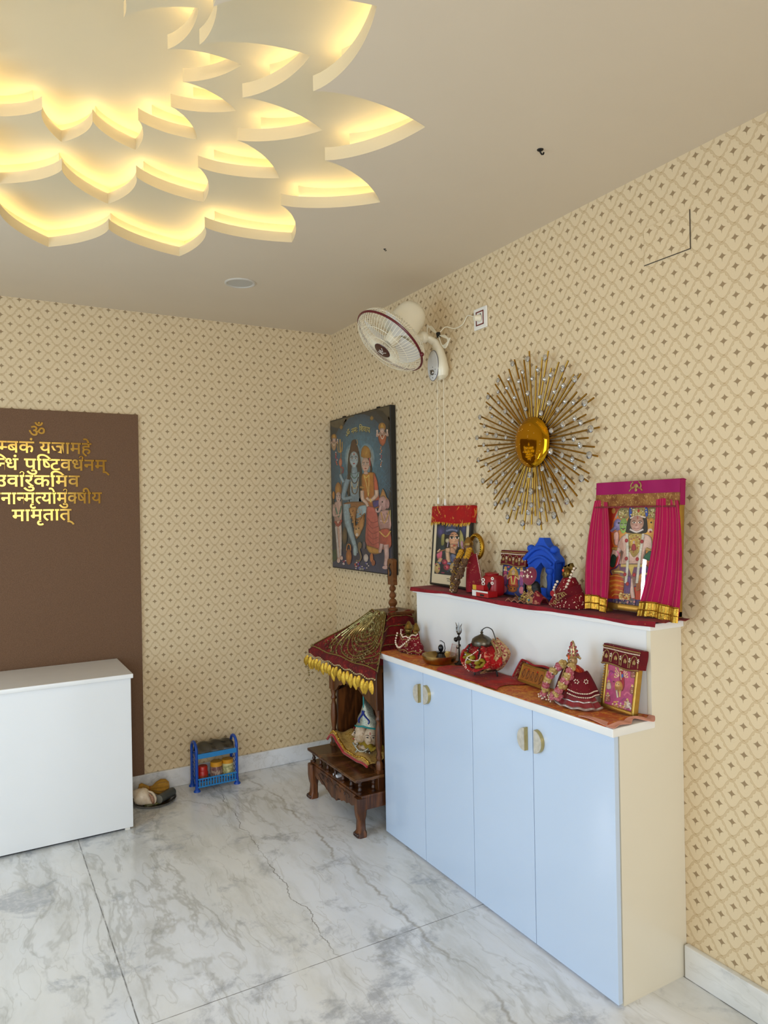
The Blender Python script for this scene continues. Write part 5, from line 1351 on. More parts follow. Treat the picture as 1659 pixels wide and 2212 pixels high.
pbox('match_packet', 'long red and white packet lying under the small yellow ended box', (-.142, -1.768, TZ+.0005), (.118, .05, .026), RW-.05, mt_boxr, [('end_label', (-.0595, -.0256, 0.0005), (-.030, .0252, .0255), mt_boxw), ('front_stripe', (-.03, -.0256, .019), (.059, -.0252, .0262), mt_boxw), ('front_print', (.0, -.0256, .004), (.03, -.0252, .012), mt_black)])
pbox('match_packet', 'small red box with yellow end on top of the long red packet', (-.140, -1.745, TZ+.0272), (.072, .042, .022), RW+.03, mt_boxr, [('end_label', (-.0366, -.0216, .0005), (-.012, .0212, .0215), M('box_yellow', (200, 160, 40), .5, var=.05))])
# small framed print with embroidered valance
L2 = (-.056, -1.858, TZ+.002)
f2 = frame('small_framed_print', 'small dark framed print of a seated crowned figure, beside the blue arch', 'picture frame', L2, .150, .190, .008, .018, .10, M('frame_dark', (40, 28, 24), .4))
p = Print([(838, 580), (1022, 590), (1015, 880), (828, 865)], .138, .130, -.0085, 1, .006)
p.ell(925, 720, 140, 190, (70, 120, 150), (24, 40, 110)); p.scatter(840, 590, 1015, 700, 16, 9, [(220, 90, 120), (180, 60, 90), (240, 220, 120), (60, 90, 180)], 3)
for sx in (-1, 1):
    p.poly([(925+sx*88, 640), (925+sx*70, 600), (925+sx*60, 660)], (226, 226, 230))
    p.ell(925+sx*70, 640, 12, 20, (230, 190, 160)); p.poly([(925+sx*55, 655), (925+sx*88, 655), (925+sx*92, 770), (925+sx*58, 770)], (206, 90, 130), (130, 90, 160)); p.ell(925+sx*70, 618, 12, 16, (206, 160, 70)); p.line([(925+sx*64, 680), (925+sx*86, 700)], 12, (230, 190, 170)); p.ell(925+sx*76, 820, 22, 36, (230, 140, 150), (200, 110, 130))
p.ell(925, 700, 48, 90, (220, 190, 90), (170, 120, 50)); p.poly([(900, 640), (925, 590), (950, 640)], (214, 170, 60)); p.face(925, 652, 15, 26, (232, 196, 160)); p.poly([(892, 690), (958, 690), (966, 780), (884, 780)], (196, 44, 70), (206, 110, 60)); p.line([(905, 690), (918, 770)], 9, (230, 220, 120)); p.line([(945, 690), (932, 770)], 9, (230, 220, 120))
for q in (-1, 1): p.line([(925+q*26, 700), (925+q*50, 720), (925+q*54, 680)], 10, (232, 190, 160))
p.scatter(880, 770, 970, 830, 22, 11, [(206, 120, 30), (170, 70, 24), (220, 160, 50), (120, 60, 30)], 5); p.ell(925, 815, 40, 32, (200, 120, 40), (120, 60, 24)); p.ell(910, 812, 6, 8, (30, 20, 20)); p.ell(940, 812, 6, 8, (30, 20, 20))
p.build('print', mt_print_m, f2)
valance(L2, (-.10, 0, RW), .156, .192, .062, .020, mt_emb, 'maroon embroidered cloth cover over the small framed print beside the blue arch')
# blue arch shrine niche
ba = thing('blue_arch', 'bright blue painted toy temple arch standing against the wall on the top board', 'shrine arch', (-.046, -2.028, TZ), (-.04, 0, RW))
mt_bl = M('matte_blue_paint', (12, 74, 186), .75, var=.06, vs_=40, bump=.3, bs=90)
w = MB()
oc = [(-.078, .0), (-.078, .155), (-.098, .165), (-.092, .178), (-.070, .195), (-.066, .215), (-.040, .222), (-.022, .240), (-.012, .258), (.012, .258), (.022, .240), (.040, .222), (.066, .215), (.070, .195), (.092, .178), (.098, .165), (.078, .155), (.078, 0)]
inn = [(.045, 0), (.045, .10), (.034, .128), (.016, .142), (0, .158), (-.016, .142), (-.034, .128), (-.045, .10), (-.045, 0)]
w.prism(oc+inn, -.012, .026); w.build('arch_front', mt_bl, ba, ang=50)
w = MB()
for sx in (-1, 1):
    w.sph((sx*.068, -.004, .212), (.018, .018, .016), 0, 14, 10); w.lathe([(.016, 0), (.017, .014), (.010, .02), (.013, .04), (.009, .07), (.013, .10), (.010, .112), (.017, .122), (.017, .134)], (sx*.058, -.018, 0), 0, 16)
w.build('column', mt_bl, ba)
MB().tube([(-.098+.196*t/16, -.014, .165+.052*sin(pi*t/16)) for t in range(17)], .009, 0, 8, sq=(1.4, 1)).tube([(-.070+.14*t/14, -.018, .150+.030*sin(pi*t/14)) for t in range(15)], .006, 0, 8).build('cornice', mt_bl, ba)
MB().box2((-.085, -.028, 0), (.085, .026, .010), bev=.002).box2((-.045, .022, .0), (.045, .028, .05)).build('arch_base', mt_bl, ba)
# little figurine with hair and crimson cap
lf_ = thing('capped_figurine', 'small dark haired figurine with round crimson cap in front of the blue arch', 'figurine', (-.124, -2.056, TZ), (0, 0, RW))
MB().lathe([(.036, 0), (.040, .012), (.028, .035), (.016, .05), (.0005, .055)], (0, 0, 0), 0, 24, fold=(.10, 9)).build('dress', fabric_pattern('dress_zari', (96, 60, 60), (190, 150, 100), 50, .4), lf_)
w = MB().sph((-.004, -.006, .062), (.017, .017, .021), 0, 16, 12); w.sph((-.004, -.024, .060), .0035, 0, 8, 6); w.tube([(-.02, -.018, .04), (-.03, -.036, .024)], .005, 0, 8); w.build('body', M('brass_skin', (150, 120, 66), .35, .5, var=.15), lf_)
w = MB().sph((.012, .004, .066), (.019, .02, .022), 0, 14, 10, jitter=.06); w.tube([(.016, .004, .06), (.02, .006, .036), (.018, .008, .012)], [.018, .017, .008], 0, 10)
rr = random.Random(8)
for k in range(40): a = rr.uniform(-1.2, 2.2); w.tube([(.012+.016*cos(a), .002+rr.uniform(-.012, .012), .07), (.020+.015*cos(a), rr.uniform(-.014, .012), .012+rr.random()*.02)], .0012, 0, 4)
w.build('hair', M('hair_black', (12, 10, 10), .6), lf_)
cp_ = MB().lathe([(.0005, -.006), (.036, -.004), (.038, 0), (.034, .006), (.0005, .012)], (-.004, -.010, .108), 0, 28, rot=Matrix.Rotation(radians(72), 3, 'X')).build('cap', M('crimson_velvet', (120, 10, 50), .7, var=.1, sheen=.3), lf_)
w = MB()
for k in range(8): a = k*pi/4; w.sph((-.004+.024*cos(a), -.021, .108+.024*sin(a)), (.004, .002, .004), 0, 8, 6)
for k in range(5): a = k*2*pi/5+.3; w.tube([(-.004, -.0225, .108), (-.004+.011*cos(a), -.0215, .108+.011*sin(a))], [.004, .001], 0, 5)
w.build('cap_bead', mt_pearl, cp_)
w = MB(); beadgar(w, [(-.024, -.022, .045), (-.02, -.034, .03), (-.004, -.038, .022), (.012, -.034, .03), (.02, -.02, .04)], .003)
for k in range(16): w.sph((rr.uniform(-.04, .03), -.044, rr.uniform(.004, .03)), .0034, 0, 6, 5)
w.build('bead_string', M('gold_bead', (190, 160, 90), .3, .5), lf_)
w = MB()
for sx in (-1, 1): w.sph((-.006+sx*.026, -.04, .018), .006, 0, 10, 8)
w.build('turquoise_bead', M('turquoise', (40, 130, 160), .3), lf_)
MB().tube([(-.05, -.05, .036), (.0, -.056, .012)], .002, 0, 6).build('flute', mt_brass, lf_)
MB().sheet(lambda u, v: (.03+.045*u, -.03+.05*v, .004+.05*(sin(pi*v)**.6)*(1-.55*u)), 8, 10, .003, 0).build('side_stole', fabric_pattern('side_stole', (110, 12, 30), (190, 130, 100), 50, .3), lf_)
MB().sheet(lambda u, v: (-.105+.11*u, -.055+.05*v, .003+.010*abs(sin(u*9+v*4))+.004*v), 18, 10, .003, 0).build('spread_skirt', fabric_pattern('spread_zari', (104, 16, 30), (170, 120, 90), 70, .45), lf_)

def dotted_cloth(name): return fabric_pattern(name, (124, 12, 26), (150, 30, 40), 30, .2, .75, dots=((226, 200, 170), 110, .24), base2=(100, 8, 20))
# red dotted draped idol with pearls on the upper board
di = thing('draped_idol', 'gold faced idol in red dotted cloth with long pearl string, beside the curtained picture', 'idol', (-.088, -2.225, TZ), (0, 0, RW))
MB().lathe([(.084, 0), (.086, .006), (.066, .04), (.050, .075), (.034, .10), (.026, .112), (.0005, .116)], (0, 0, 0), 0, 40, fold=(.07, 7, [1, 1, .8, .5, .3, .1, 0]), sq=(1.05, .72)).build('drape', dotted_cloth('dotted_drape'), di)
w = MB().sph((-.006, -.006, .126), (.020, .018, .022), 0, 16, 12); w.tube([(-.006, -.022, .13), (-.006, -.028, .123), (-.006, -.022, .12)], [.002, .004, .002], 0, 6); w.sph((-.006, -.02, .113), (.007, .005, .003), 0, 8, 6)
for sx in (-1, 1): w.sph((-.006+sx*.020, -.002, .126), (.004, .005, .009), 0, 8, 6)
w.prism([(-.03, .136), (.016, .136), (.034, .150), (.022, .152), (.012, .168), (.004, .152), (-.006, .160), (-.014, .150), (-.028, .152)], -.004, .008); w.build('head', M('antique_gold', (136, 108, 50), .35, .8, var=.25, vs_=100), di)
w = MB(); w.sph((-.006, -.026, .140), (.005, .003, .006), 0, 8, 6); w.build('orange_mark', M('orange_tilak', (226, 80, 24), .6), di)
w = MB(); beadgar(w, [(-.034, -.03, .095), (-.036, -.046, .07), (-.022, -.058, .05), (.002, -.060, .044), (.022, -.056, .058), (.034, -.044, .09), (.040, -.030, .125), (.044, -.018, .15)], .0056); w.build('pearl_string', mt_pearl, di)
def ds(u, v): a = -2.2+1.5*u; rr2 = .058+.028*v; return (1.06*(rr2+.004)*cos(a+.5)+.01, .72*(rr2+.006)*sin(a+.5), .10-.075*v-.03*u+.004)
w = MB(); 
w.sheet(lambda u, v: (-.02+.085*u+.012*v, -.070+.012*(1-v)+.034*(u-.3)**2*3-.012*u*(1-u), .012+.075*(u)*(.6)+.036*v), 10, 6, .0025, 0, (0, 1, 0)); sash = w.build('sash', mt_emb, di)
w = MB()
for k in range(3):
    w.tube([(.026+.016*cos(t*pi/6)*(1-.2*k)+.012*k, -.079, .045+.014*sin(t*pi/6)*(1-.2*k)+.006*k) for t in range(10)], .0016, 0, 5)
for k in range(10): w.sph((-.02+.0095*k, -.0805, .012+.0052*k), .0026, 0, 6, 5); 
for k in range(6): a = k*pi/3; w.sph((.004+.006*cos(a), -.080, .024+.006*sin(a)), .0028, 0, 6, 5)
w.build('embroidery', mt_gthread, sash)
w = MB().sph((-.028, -.062, .052), (.012, .004, .012), 0, 10, 8); w.build('red_patch', M('patch_red', (150, 8, 20), .8), di)

# big curtained picture
L3 = (-.066, -2.526, TZ+.012)
TL = .06
f3 = frame('large_framed_picture', 'large gold framed picture of a crowned monkey faced figure behind pink curtains', 'picture frame', L3, .350, .430, .022, .026, TL, mt_fgold)
for sx in (-1, 1): MB().box2((sx*.13-.012, -.012, -.012), (sx*.13+.012, .012, .001), bev=.002).build('foot', mt_fgold, f3)
p = Print([(470, 325), (1270, 300), (1290, 1600), (500, 1490)], .308, .352, -.006, 1, .021)
p.poly([(400, 280), (1400, 250), (1400, 1700), (400, 1700)], (170, 40, 14), (196, 60, 24), True); p.ell(860, 640, 300, 420, (230, 190, 90), (214, 110, 40)); p.poly([(400, 1440), (1400, 1500), (1400, 1700), (400, 1700)], (60, 40, 110), (80, 60, 60), True)
p.ell(575, 390, 22, 34, (190, 130, 50)); p.line([(600, 480), (640, 380), (720, 330)], 14, (150, 150, 150)); p.line([(1100, 480), (1075, 390), (1020, 335)], 14, (150, 150, 150))
for cx, cy, rx_, ry_ in ((690, 420, 70, 80), (1010, 420, 80, 80)):
    p.ell(cx, cy, rx_, ry_, (190, 170, 96), (130, 110, 60)); p.scatter(cx-50, cy-60, cx+50, cy+60, 26, 9, [(220, 206, 150), (110, 96, 50), (150, 60, 50)], int(cx))
p.ell(630, 560, 46, 74, (164, 156, 196), (120, 110, 160)); p.line([(610, 590), (570, 630), (552, 640)], [50, 34, 20], (156, 148, 190)); p.ell(640, 540, 12, 12, (30, 26, 36)); p.line([(560, 650), (610, 650)], 8, (196, 110, 140))
p.face(695, 570, 44, 90, (150, 190, 90), (24, 30, 20)); p.line([(665, 600), (690, 612), (720, 600)], 10, (30, 30, 24)); p.ell(1000, 560, 46, 86, (230, 180, 70), (196, 130, 40)); p.ell(1004, 530, 10, 12, (40, 24, 20)); p.ell(996, 630, 26, 26, (226, 200, 180)); p.ell(1000, 645, 14, 14, (150, 40, 40)); p.ell(1072, 550, 36, 80, (226, 170, 140), (190, 120, 96)); p.ell(1078, 525, 9, 11, (40, 24, 20))
p.poly([(740, 500), (780, 440), (930, 440), (965, 560), (950, 660), (740, 660), (725, 620)], (24, 18, 16))
p.ell(858, 400, 106, 90, (196, 176, 100), (150, 120, 60)); p.poly([(752, 340), (800, 320), (770, 470), (750, 440)], (30, 80, 180)); p.poly([(920, 330), (955, 350), (965, 440), (940, 460)], (30, 80, 180)); p.scatter(770, 350, 945, 460, 60, 8, [(226, 210, 160), (130, 100, 50), (214, 180, 80)], 12); p.ell(858, 385, 12, 20, (190, 40, 30)); p.line([(765, 480), (850, 450), (940, 470)], 16, (226, 206, 190))
p.face(846, 540, 76, 96, (206, 156, 130), (50, 34, 24), (150, 80, 80)); p.ell(840, 590, 52, 46, (222, 176, 160), (196, 146, 130)); p.line([(810, 600), (840, 610), (874, 600)], 6, (130, 70, 70)); p.ell(840, 565, 14, 9, (170, 110, 100)); p.line([(850, 455), (852, 490)], 10, (170, 40, 40)); p.line([(770, 615), (846, 650), (920, 615)], 24, (230, 214, 206))
p.poly([(690, 700), (760, 670), (930, 670), (1010, 710), (1030, 830), (1000, 900), (960, 850), (940, 1000), (950, 1060), (680, 1060), (700, 900), (660, 880), (640, 800)], (226, 190, 172), (196, 150, 130)); p.ell(815, 900, 90, 160, (232, 196, 178), (206, 164, 146))
p.line([(660, 850), (620, 930), (600, 960), (610, 870)], [70, 70, 60, 46], (222, 184, 166)); p.poly([(592, 690), (606, 650), (640, 640), (655, 720), (645, 810), (605, 800)], (232, 170, 150)); 
for k in range(4): p.line([(600+k*13, 740), (598+k*13, 655+6*abs(k-1.5))], 9, (236, 184, 164))
p.line([(584, 850), (640, 860)], 34, (196, 150, 70)); p.line([(960, 850), (1020, 880)], 40, (190, 150, 80)); p.line([(640, 880), (668, 960), (640, 1080)], 16, (220, 120, 140))
p.poly([(760, 680), (930, 680), (900, 860), (830, 960), (770, 860)], (196, 166, 80), (160, 126, 56)); p.scatter(770, 690, 900, 900, 50, 8, [(226, 206, 140), (130, 100, 44), (160, 50, 50)], 9); p.ell(820, 790, 36, 60, (230, 190, 80), (196, 150, 60)); p.face(822, 775, 14, 20, (230, 190, 170)); p.poly([(806, 800), (842, 800), (848, 870), (800, 870)], (176, 50, 60))
p.poly([(680, 1040), (940, 1040), (1010, 1120), (960, 1300), (700, 1300), (570, 1130), (640, 1080)], (96, 50, 110), (150, 110, 60)); p.line([(690, 1060), (940, 1060)], 40, (206, 170, 96)); p.line([(620, 1130), (720, 1140), (760, 1220)], 26, (220, 190, 110)); p.line([(1000, 1150), (930, 1180), (880, 1240)], 26, (220, 190, 110)); p.poly([(770, 1060), (840, 1060), (815, 1180)], (206, 176, 90))
p.ell(640, 1300, 96, 140, (230, 130, 40), (170, 60, 24))
for k in range(9): p.line([(560+k*6, 1190+k*30), (640, 1180+k*28), (730, 1200+k*28)], 7, (190, 60, 30) if k % 2 else (220, 170, 60))
p.poly([(890, 1180), (970, 1140), (940, 1320), (870, 1360)], (206, 130, 60), (150, 70, 40)); p.line([(800, 1220), (830, 1380), (845, 1450)], [60, 52, 44], (226, 186, 170)); p.poly([(745, 1200), (810, 1200), (800, 1420), (740, 1420)], (110, 70, 130), (80, 50, 100)); p.scatter(690, 1390, 800, 1470, 40, 12, [(206, 160, 80), (160, 110, 50), (230, 200, 130)], 4); p.scatter(600, 1460, 860, 1560, 50, 14, [(90, 80, 90), (150, 120, 90), (200, 130, 130), (70, 60, 80)], 14)
for k in range(30):
    t = k/29; x = 742+30*sin(t*2.2)-10*t; y = 680+580*t
    p.ell(x, y, 17, 13, (232, 226, 210), (196, 190, 170), n=8); p.ell(924-50*t**1.3-8*sin(t*4), y, 17, 13, (232, 226, 210), (196, 190, 170), n=8)
for x, y in ((742, 755), (915, 765), (750, 975), (872, 980), (742, 1165), (845, 1170), (775, 1280)): p.ell(x, y, 20, 26, (190, 40, 50), (140, 20, 36), n=8)
p.poly([(600, 920), (640, 960), (620, 1080), (570, 1060), (580, 960)], (20, 60, 40)); p.poly([(1000, 880), (1030, 900), (1010, 1000), (940, 960)], (30, 100, 70))
p.build('print', print_mat('printed_under_glass', .6, 1.0, .008), f3)
mt_pink = M('pink_curtain_cloth', (168, 8, 74), .75, var=.06, vs_=10, rgb2=(156, 8, 62), sheen=.05, spec=.2)
mt_stripe = M('curtain_stripe', (200, 96, 84), .5, .2); mt_magenta = M('magenta_satin', (152, 2, 84), .55, var=.05, spec=.3); mt_bronze = fabric_pattern('bronze_band', (150, 104, 56), (190, 150, 90), 90, .3, .4, .4, base2=(120, 70, 40))
ctn = thing('picture_curtain', 'pink striped cloth curtains with gold hem and magenta pelmet over the large gold framed picture', 'curtain', L3, (-TL, 0, RW))
def curt(x0t, x1t, x0b, x1b, x0m, x1m, ph):
    def f(u, v):          # v 0 top .. 1 bottom
        q = 4*v*(1-v); a0 = (1-v)*x0t+v*x0b+(x0m-(x0t+x0b)/2)*q; a1 = (1-v)*x1t+v*x1b+(x1m-(x1t+x1b)/2)*q
        amp = .002+.0035*v
        return (a0+(a1-a0)*u, -.024-.008*v-amp*sin(u*19+ph+v*1.2)-.003*sin(u*8), .388-.376*v+.004*sin(u*5))
    return f
for nm, f in (('curtain', curt(-.186, -.122, -.205, -.100, -.214, -.098, 0)), ('curtain', curt(.092, .180, .030, .196, .078, .202, 2))):
    c = MB().sheet(f, 40, 26, .0018, 0, (0, 1, 0)).build(nm, mt_pink, ctn)
    w = MB()
    for k in range(8):
        u = (k+.5)/8; w.tube([Vector(f(u, t/20))+Vector((0, -.0004, 0)) for t in range(21)], .00045, 0, 4)
    w.build('stripe', mt_stripe, c)
    w = MB().sheet(lambda a, b_: Vector(f(a, .93+.07*b_))+Vector((0, -.003-.002*abs(sin(a*60)), -.022*b_)), 60, 6, .0015, 0, (0, 1, 0))
    w.tube([Vector(f(i/40, .93))+Vector((0, -.004, 0)) for i in range(41)], .0028, 0, 5); w.tube([Vector(f(i/40, .985))+Vector((0, -.006, -.006)) for i in range(41)], .0022, 0, 5)
    w.build('gold_hem', mt_goldleaf, c)
def pel(u, v): x = -.182+.364*u; return (x, -.021-.003*sin(u*3.1)-.002*sin(u*21)*(1-v), .455-.088*v+(.0 if v > 0 else 0))
w = MB().sheet(lambda u, v: pel(u, v*.52), 24, 6, .002, 0, (0, 1, 0)); w.sheet(lambda u, v: (-.182+.364*u, -.021+.030*v, .455+.003*sin(pi*v)), 16, 4, .002, 0); w.sheet(lambda u, v: (.182, -.021+.026*u, .455-.085*v), 4, 6, .0018, 0, (-1, 0, 0))
pm = w.build('pelmet', mt_magenta, ctn)
w = MB().sheet(lambda u, v: Vector(pel(u, .5+.5*v))+Vector((0, -.001, 0)), 24, 6, .002, 0, (0, 1, 0)); w.build('bronze_band', mt_bronze, pm)
w = MB(); w.tube([Vector(pel(i/60, 1.02))+Vector((0, -.004-.001*sin(i*2), 0)) for i in range(61)], .0032, 0, 6); w.build('cord_trim', M('cord_maroon', (140, 40, 50), .6, var=.3, vs_=150), pm)
w = MB()
for sx in (-1, 1):
    w.tube([(.004+sx*(.012+.010*t/9)+sx*.008*sin(t*.8), -.0245, .446-.024*t/9+.006*cos(t*.9)) for t in range(10)], .0028, 0, 6)
w.sph((.004, -.0245, .438), (.010, .002, .008), 0, 12, 8); w.sph((.004, -.0245, .425), (.006, .002, .007), 0, 12, 8)
w.build('paisley', mt_gthread, pm)
# ------------------------------------------------------------------ lower ledge, far to near
ti = thing('draped_idol_pair', 'pair of gold idols wrapped in red dotted cloth, nearest the wooden shrine', 'idol', (-.215, -1.272, LZ), (0, 0, RW))
def wrap(u, v):
    a = pi*(1.02+.96*u); k = 1-.35*v
    return (.106*cos(a)*k*(1+.05*sin(u*22)), .052*sin(a)*k*(1+.06*sin(u*30)), .002+.072*v+.022*v*abs(cos(a))**2+.004*sin(u*26))
w = MB().sheet(wrap, 50, 14, .003, 0, (0, 1, 0)); w.lathe([(.085, 0), (.08, .03), (.05, .06), (.0005, .065)], (0, .004, 0), 0, 26, sq=(1.1, .5)); w.build('drape', dotted_cloth('dotted_wrap'), ti)
w = MB(); beadgar(w, [Vector(wrap(u/14, .95))+Vector((0, -.004, .003)) for u in range(15)], .0038); beadgar(w, [(-.055, -.045, .085), (-.045, -.062, .045), (-.01, -.066, .024), (.03, -.060, .045), (.06, -.044, .075)], .005); w.build('pearl_string', mt_pearl, ti)
w = MB(); w.tube([Vector(wrap(u/30, .12))+Vector((0, -.003, 0)) for u in range(31)], .003, 0, 5); w.tube([Vector(wrap(u/30, .8))+Vector((0, -.003, 0)) for u in range(31)], .0025, 0, 5)
for k in range(5): w.tube([(.05+.012*cos(t*.6+k)*(1-t/14), -.058+.0, .045+.010*sin(t*.6+k)*(1-t/14)) for t in range(11)], .0014, 0, 5)
w.build('zari_border', mt_gthread, ti)
for x, s_ in ((-.02, 1.05), (.048, .85)):
    w = MB().sph((x, -.002, .088+.01*s_), (.017*s_, .016*s_, .020*s_), 0, 14, 10); w.lathe([(.019*s_, .104), (.022*s_, .112), (.014*s_, .128), (.007*s_, .142), (.0005, .146)], (x, 0, .0), 0, 16); w.tube([(x, -.016*s_, .10), (x, -.021*s_, .095), (x, -.016*s_, .092)], [.002, .0035, .002], 0, 6)
    w.lathe([(.015*s_, .05), (.02*s_, .07), (.012*s_, .08)], (x, 0, 0), 0, 14)
    h = w.build('idol', bpy.data.materials['antique_gold'], ti)
    MB().sph((x, -.0175*s_, .108), (.004, .0025, .005), 0, 8, 6).build('orange_mark', bpy.data.materials['orange_tilak'], h)
# brass bowl with small black stone, red flecks
bw = thing('brass_bowl', 'shallow round brass bowl on the orange runner holding a small black stone', 'bowl', (-.250, -1.568, LZ), (0, 0, RW))
MB().lathe([(.0005, .001), (.05, .001), (.062, .006), (.072, .018), (.076, .032), (.0775, .036), (.0795, .036), (.0785, .030), (.0745, .014), (.063, .0), (.0005, -.0005)], (0, 0, .0012), 0, 48, cap=False).build('bowl_body', mt_brass, bw)
bs_ = thing('black_stone', 'smooth black egg shaped stone on a dark base in the brass bowl', 'stone', (-.236, -1.560, LZ+.003), (0, 0, RW))
MB().lathe([(.0005, .0), (.022, 0), (.026, .012), (.018, .028), (.016, .036), (.020, .040), (.022, .044), (.0005, .044)], n=24).build('pedestal', mt_iron, bs_)
MB().sph((0, 0, .060), (.0125, .0125, .0165), 0, 18, 14).build('stone', M('black_stone', (14, 18, 24), .15, var=.05), bs_)
MB().tube([(.016, .006, .04), (.019, .01, .06), (.013, .01, .084), (.0, .004, .092), (-.008, .0, .0915)], [.0022, .0022, .002, .002, .0016], 0, 8).build('snake_hook', mt_iron, bs_)
rd = random.Random(4)
for k in range(3):
    o = MB().sph((0, 0, .004), (.008, .006, .004), 0, 8, 6, jitter=.2).build('flower_petal', M('petal_%d' % k, ((176, 40, 24), (196, 100, 40), (150, 30, 24))[k], .7)); o.location = (-.285+.012*k, -1.585-.014*k, LZ+.0025)
    tag(o, ('dark red petal lying in the brass bowl, the one nearest the black stone', 'orange petal lying in the brass bowl between the two red ones', 'red petal lying in the brass bowl, farthest from the black stone')[k], 'petal', 'petals in the brass bowl')
# small clear plastic sheet behind the bowl
m_, nt, b = newmat('clear_acrylic'); b.inputs['Transmission Weight'].default_value = .85; b.inputs['Roughness'].default_value = .08; b.inputs['IOR'].default_value = 1.3
nt.links.new(mixc(nt, tnoise(nt, coords(nt), 12), (.95, .86, .86), (.92, .88, .86)), b.inputs['Base Color'])
ac = thing('clear_stand', 'small clear plastic stand with pink trim leaning between the bowl and the back riser', 'stand', (-.185, -1.575, LZ), (-.14, 0, RW))
MB().prism([(-.024, 0), (.018, 0), (.026, .075), (-.010, .078)], -.0015, .0015).build('pane', m_, ac, smooth=False)
MB().tube([(-.024, -.002, 0), (.018, -.002, 0), (.026, -.002, .075), (-.010, -.002, .078)], .0012, 0, 5, closed=True).build('pink_trim', M('pink_edge', (206, 140, 140), .4), ac)
# trident
td = thing('trident', 'small silver trident with drum and snake standing behind the brass bowl', 'trident', (-.197, -1.647, LZ), (0, 0, RW))
MB().lathe([(.022, 0), (.022, .004), (.010, .008), (.005, .016), (.0005, .016)], n=20).build('base', mt_iron, td)
w = MB(); w.cyl((0, 0, .008), (0, 0, .138), .0034, n=8); w.lathe([(.006, .132), (.009, .136), (.006, .141)], n=12)
w.build('staff', mt_iron, td)
w = MB(); w.tube([(0, 0, .136), (0, 0, .165), (0, 0, .188)], [.004, .0042, .0006], 0, 8)
for sx in (-1, 1): w.tube(bez([(0, 0, .138), (sx*.014, 0, .144), (sx*.016, 0, .158), (sx*.014, 0, .168), (sx*.024, 0, .184)], 6), [.004]*6+[.0038]*12+[.003-.0004*k for k in range(7)], 0, 8)
w.build('prongs', mt_steel, td)
MB().lathe([(.011, -.013), (.011, -.011), (.004, 0), (.011, .011), (.011, .013)], (-.006, -.004, .112), 0, 16, rot=Matrix.Rotation(radians(70), 3, 'Y')).build('drum', mt_iron, td)
MB().tube(bez([(-.014, -.004, .075), (-.006, -.005, .070), (.004, -.005, .076), (.006, .003, .084), (-.004, .005, .088)], 5), .0022, 0, 6).build('snake', mt_iron, td)
# bell-topped draped vessel
bv = thing('draped_vessel', 'silver domed vessel on a wire stand wrapped in red scarves with pearl strings', 'vessel', (-.236, -1.870, LZ+.003), (0, 0, RW))
bv.scale = (1.12, 1.0, .87)
mt_scarf = fabric_pattern('red_scarf', (168, 18, 20), (206, 140, 110), 50, .28, .7, base2=(140, 14, 20)); mt_olive = M('olive_silk', (150, 130, 20), .6, var=.15, vs_=30)
w = MB()
for k in range(3):
    a = 2*pi*k/3+.5; w.tube([(.02*cos(a), .018*sin(a), .042), (.062*cos(a), .040*sin(a), .030), (.068*cos(a), .043*sin(a), .008), (.068*cos(a), .043*sin(a), 0)], .0035, 0, 8)
w.tube([(.062*cos(t*pi/12), .040*sin(t*pi/12), .030) for t in range(24)], .003, 0, 6, closed=True); w.build('stand', mt_iron, bv)
MB().lathe([(.05, .03), (.075, .045), (.090, .07), (.085, .10), (.062, .128), (.038, .142), (.0005, .145)], (0, .008, 0), 0, 44, fold=(.06, 8), sq=(1, .58)).build('wrapped_cloth', mt_scarf, bv)
for nm, pts, wd_, mt in (('scarf', [(-.095, -.012, .098), (-.084, -.036, .080), (-.050, -.054, .050), (-.01, -.062, .032), (.035, -.058, .036), (.075, -.036, .060)], .013, mt_scarf), ('scarf', [(-.03, -.032, .142), (-.058, -.044, .11), (-.072, -.048, .072), (-.05, -.058, .040)], .013, mt_scarf), ('scarf', [(.03, -.03, .14), (.062, -.04, .115), (.078, -.042, .08), (.062, -.05, .048)], .012, mt_scarf), ('olive_fold', [(-.045, -.048, .075), (-.022, -.058, .090), (0, -.06, .098), (.004, -.058, .078), (-.02, -.062, .06)], .017, mt_olive), ('olive_fold', [(.028, -.054, .062), (.046, -.056, .086), (.064, -.048, .078), (.052, -.054, .055), (.03, -.058, .05)], .016, mt_olive), ('olive_fold', [(-.07, -.04, .094), (-.05, -.048, .1), (-.03, -.05, .096)], .009, mt_olive)):
    q = bez(pts, 6); w = MB().tube(q, [wd_*(.75+.25*sin(i*.9)) for i in range(len(q))], 0, 10, sq=(1, .55)); w.build(nm, mt, bv)
def veil(u, v):
    a = -.30+1.5*u; R_ = .100+.012*sin(v*7)
    return (.010+R_*sin(pi*(.08+.84*v))*(.72+.28*u)*.98+.006*sin(u*12), .020+.03*u-.055*v*(1-u), .165-.150*v+.010*(1-v)*u)
vl = MB().sheet(veil, 14, 24, .0022, 0, (-1, 0, 0)).build('veil', fabric_pattern('veil_pink', (150, 70, 70), (196, 170, 120), 60, .4, .7, base2=(120, 24, 30)), bv)
w = MB(); w.tube([Vector(veil(0, t/24))+Vector((0, -.003, .001)) for t in range(25)], .0035, 0, 6); w.tube([Vector(veil(.35, t/24))+Vector((.003, -.002, .001)) for t in range(25)], .003, 0, 6); w.build('zari_border', mt_gthread, vl)
w = MB(); beadgar(w, [(.03, -.046, .13), (.012, -.064, .105), (-.014, -.070, .085), (.02, -.070, .078), (.05, -.064, .088), (.052, -.056, .11)], .0032); beadgar(w, [(-.014, -.071, .084), (-.022, -.073, .06), (-.016, -.073, .035)], .003)
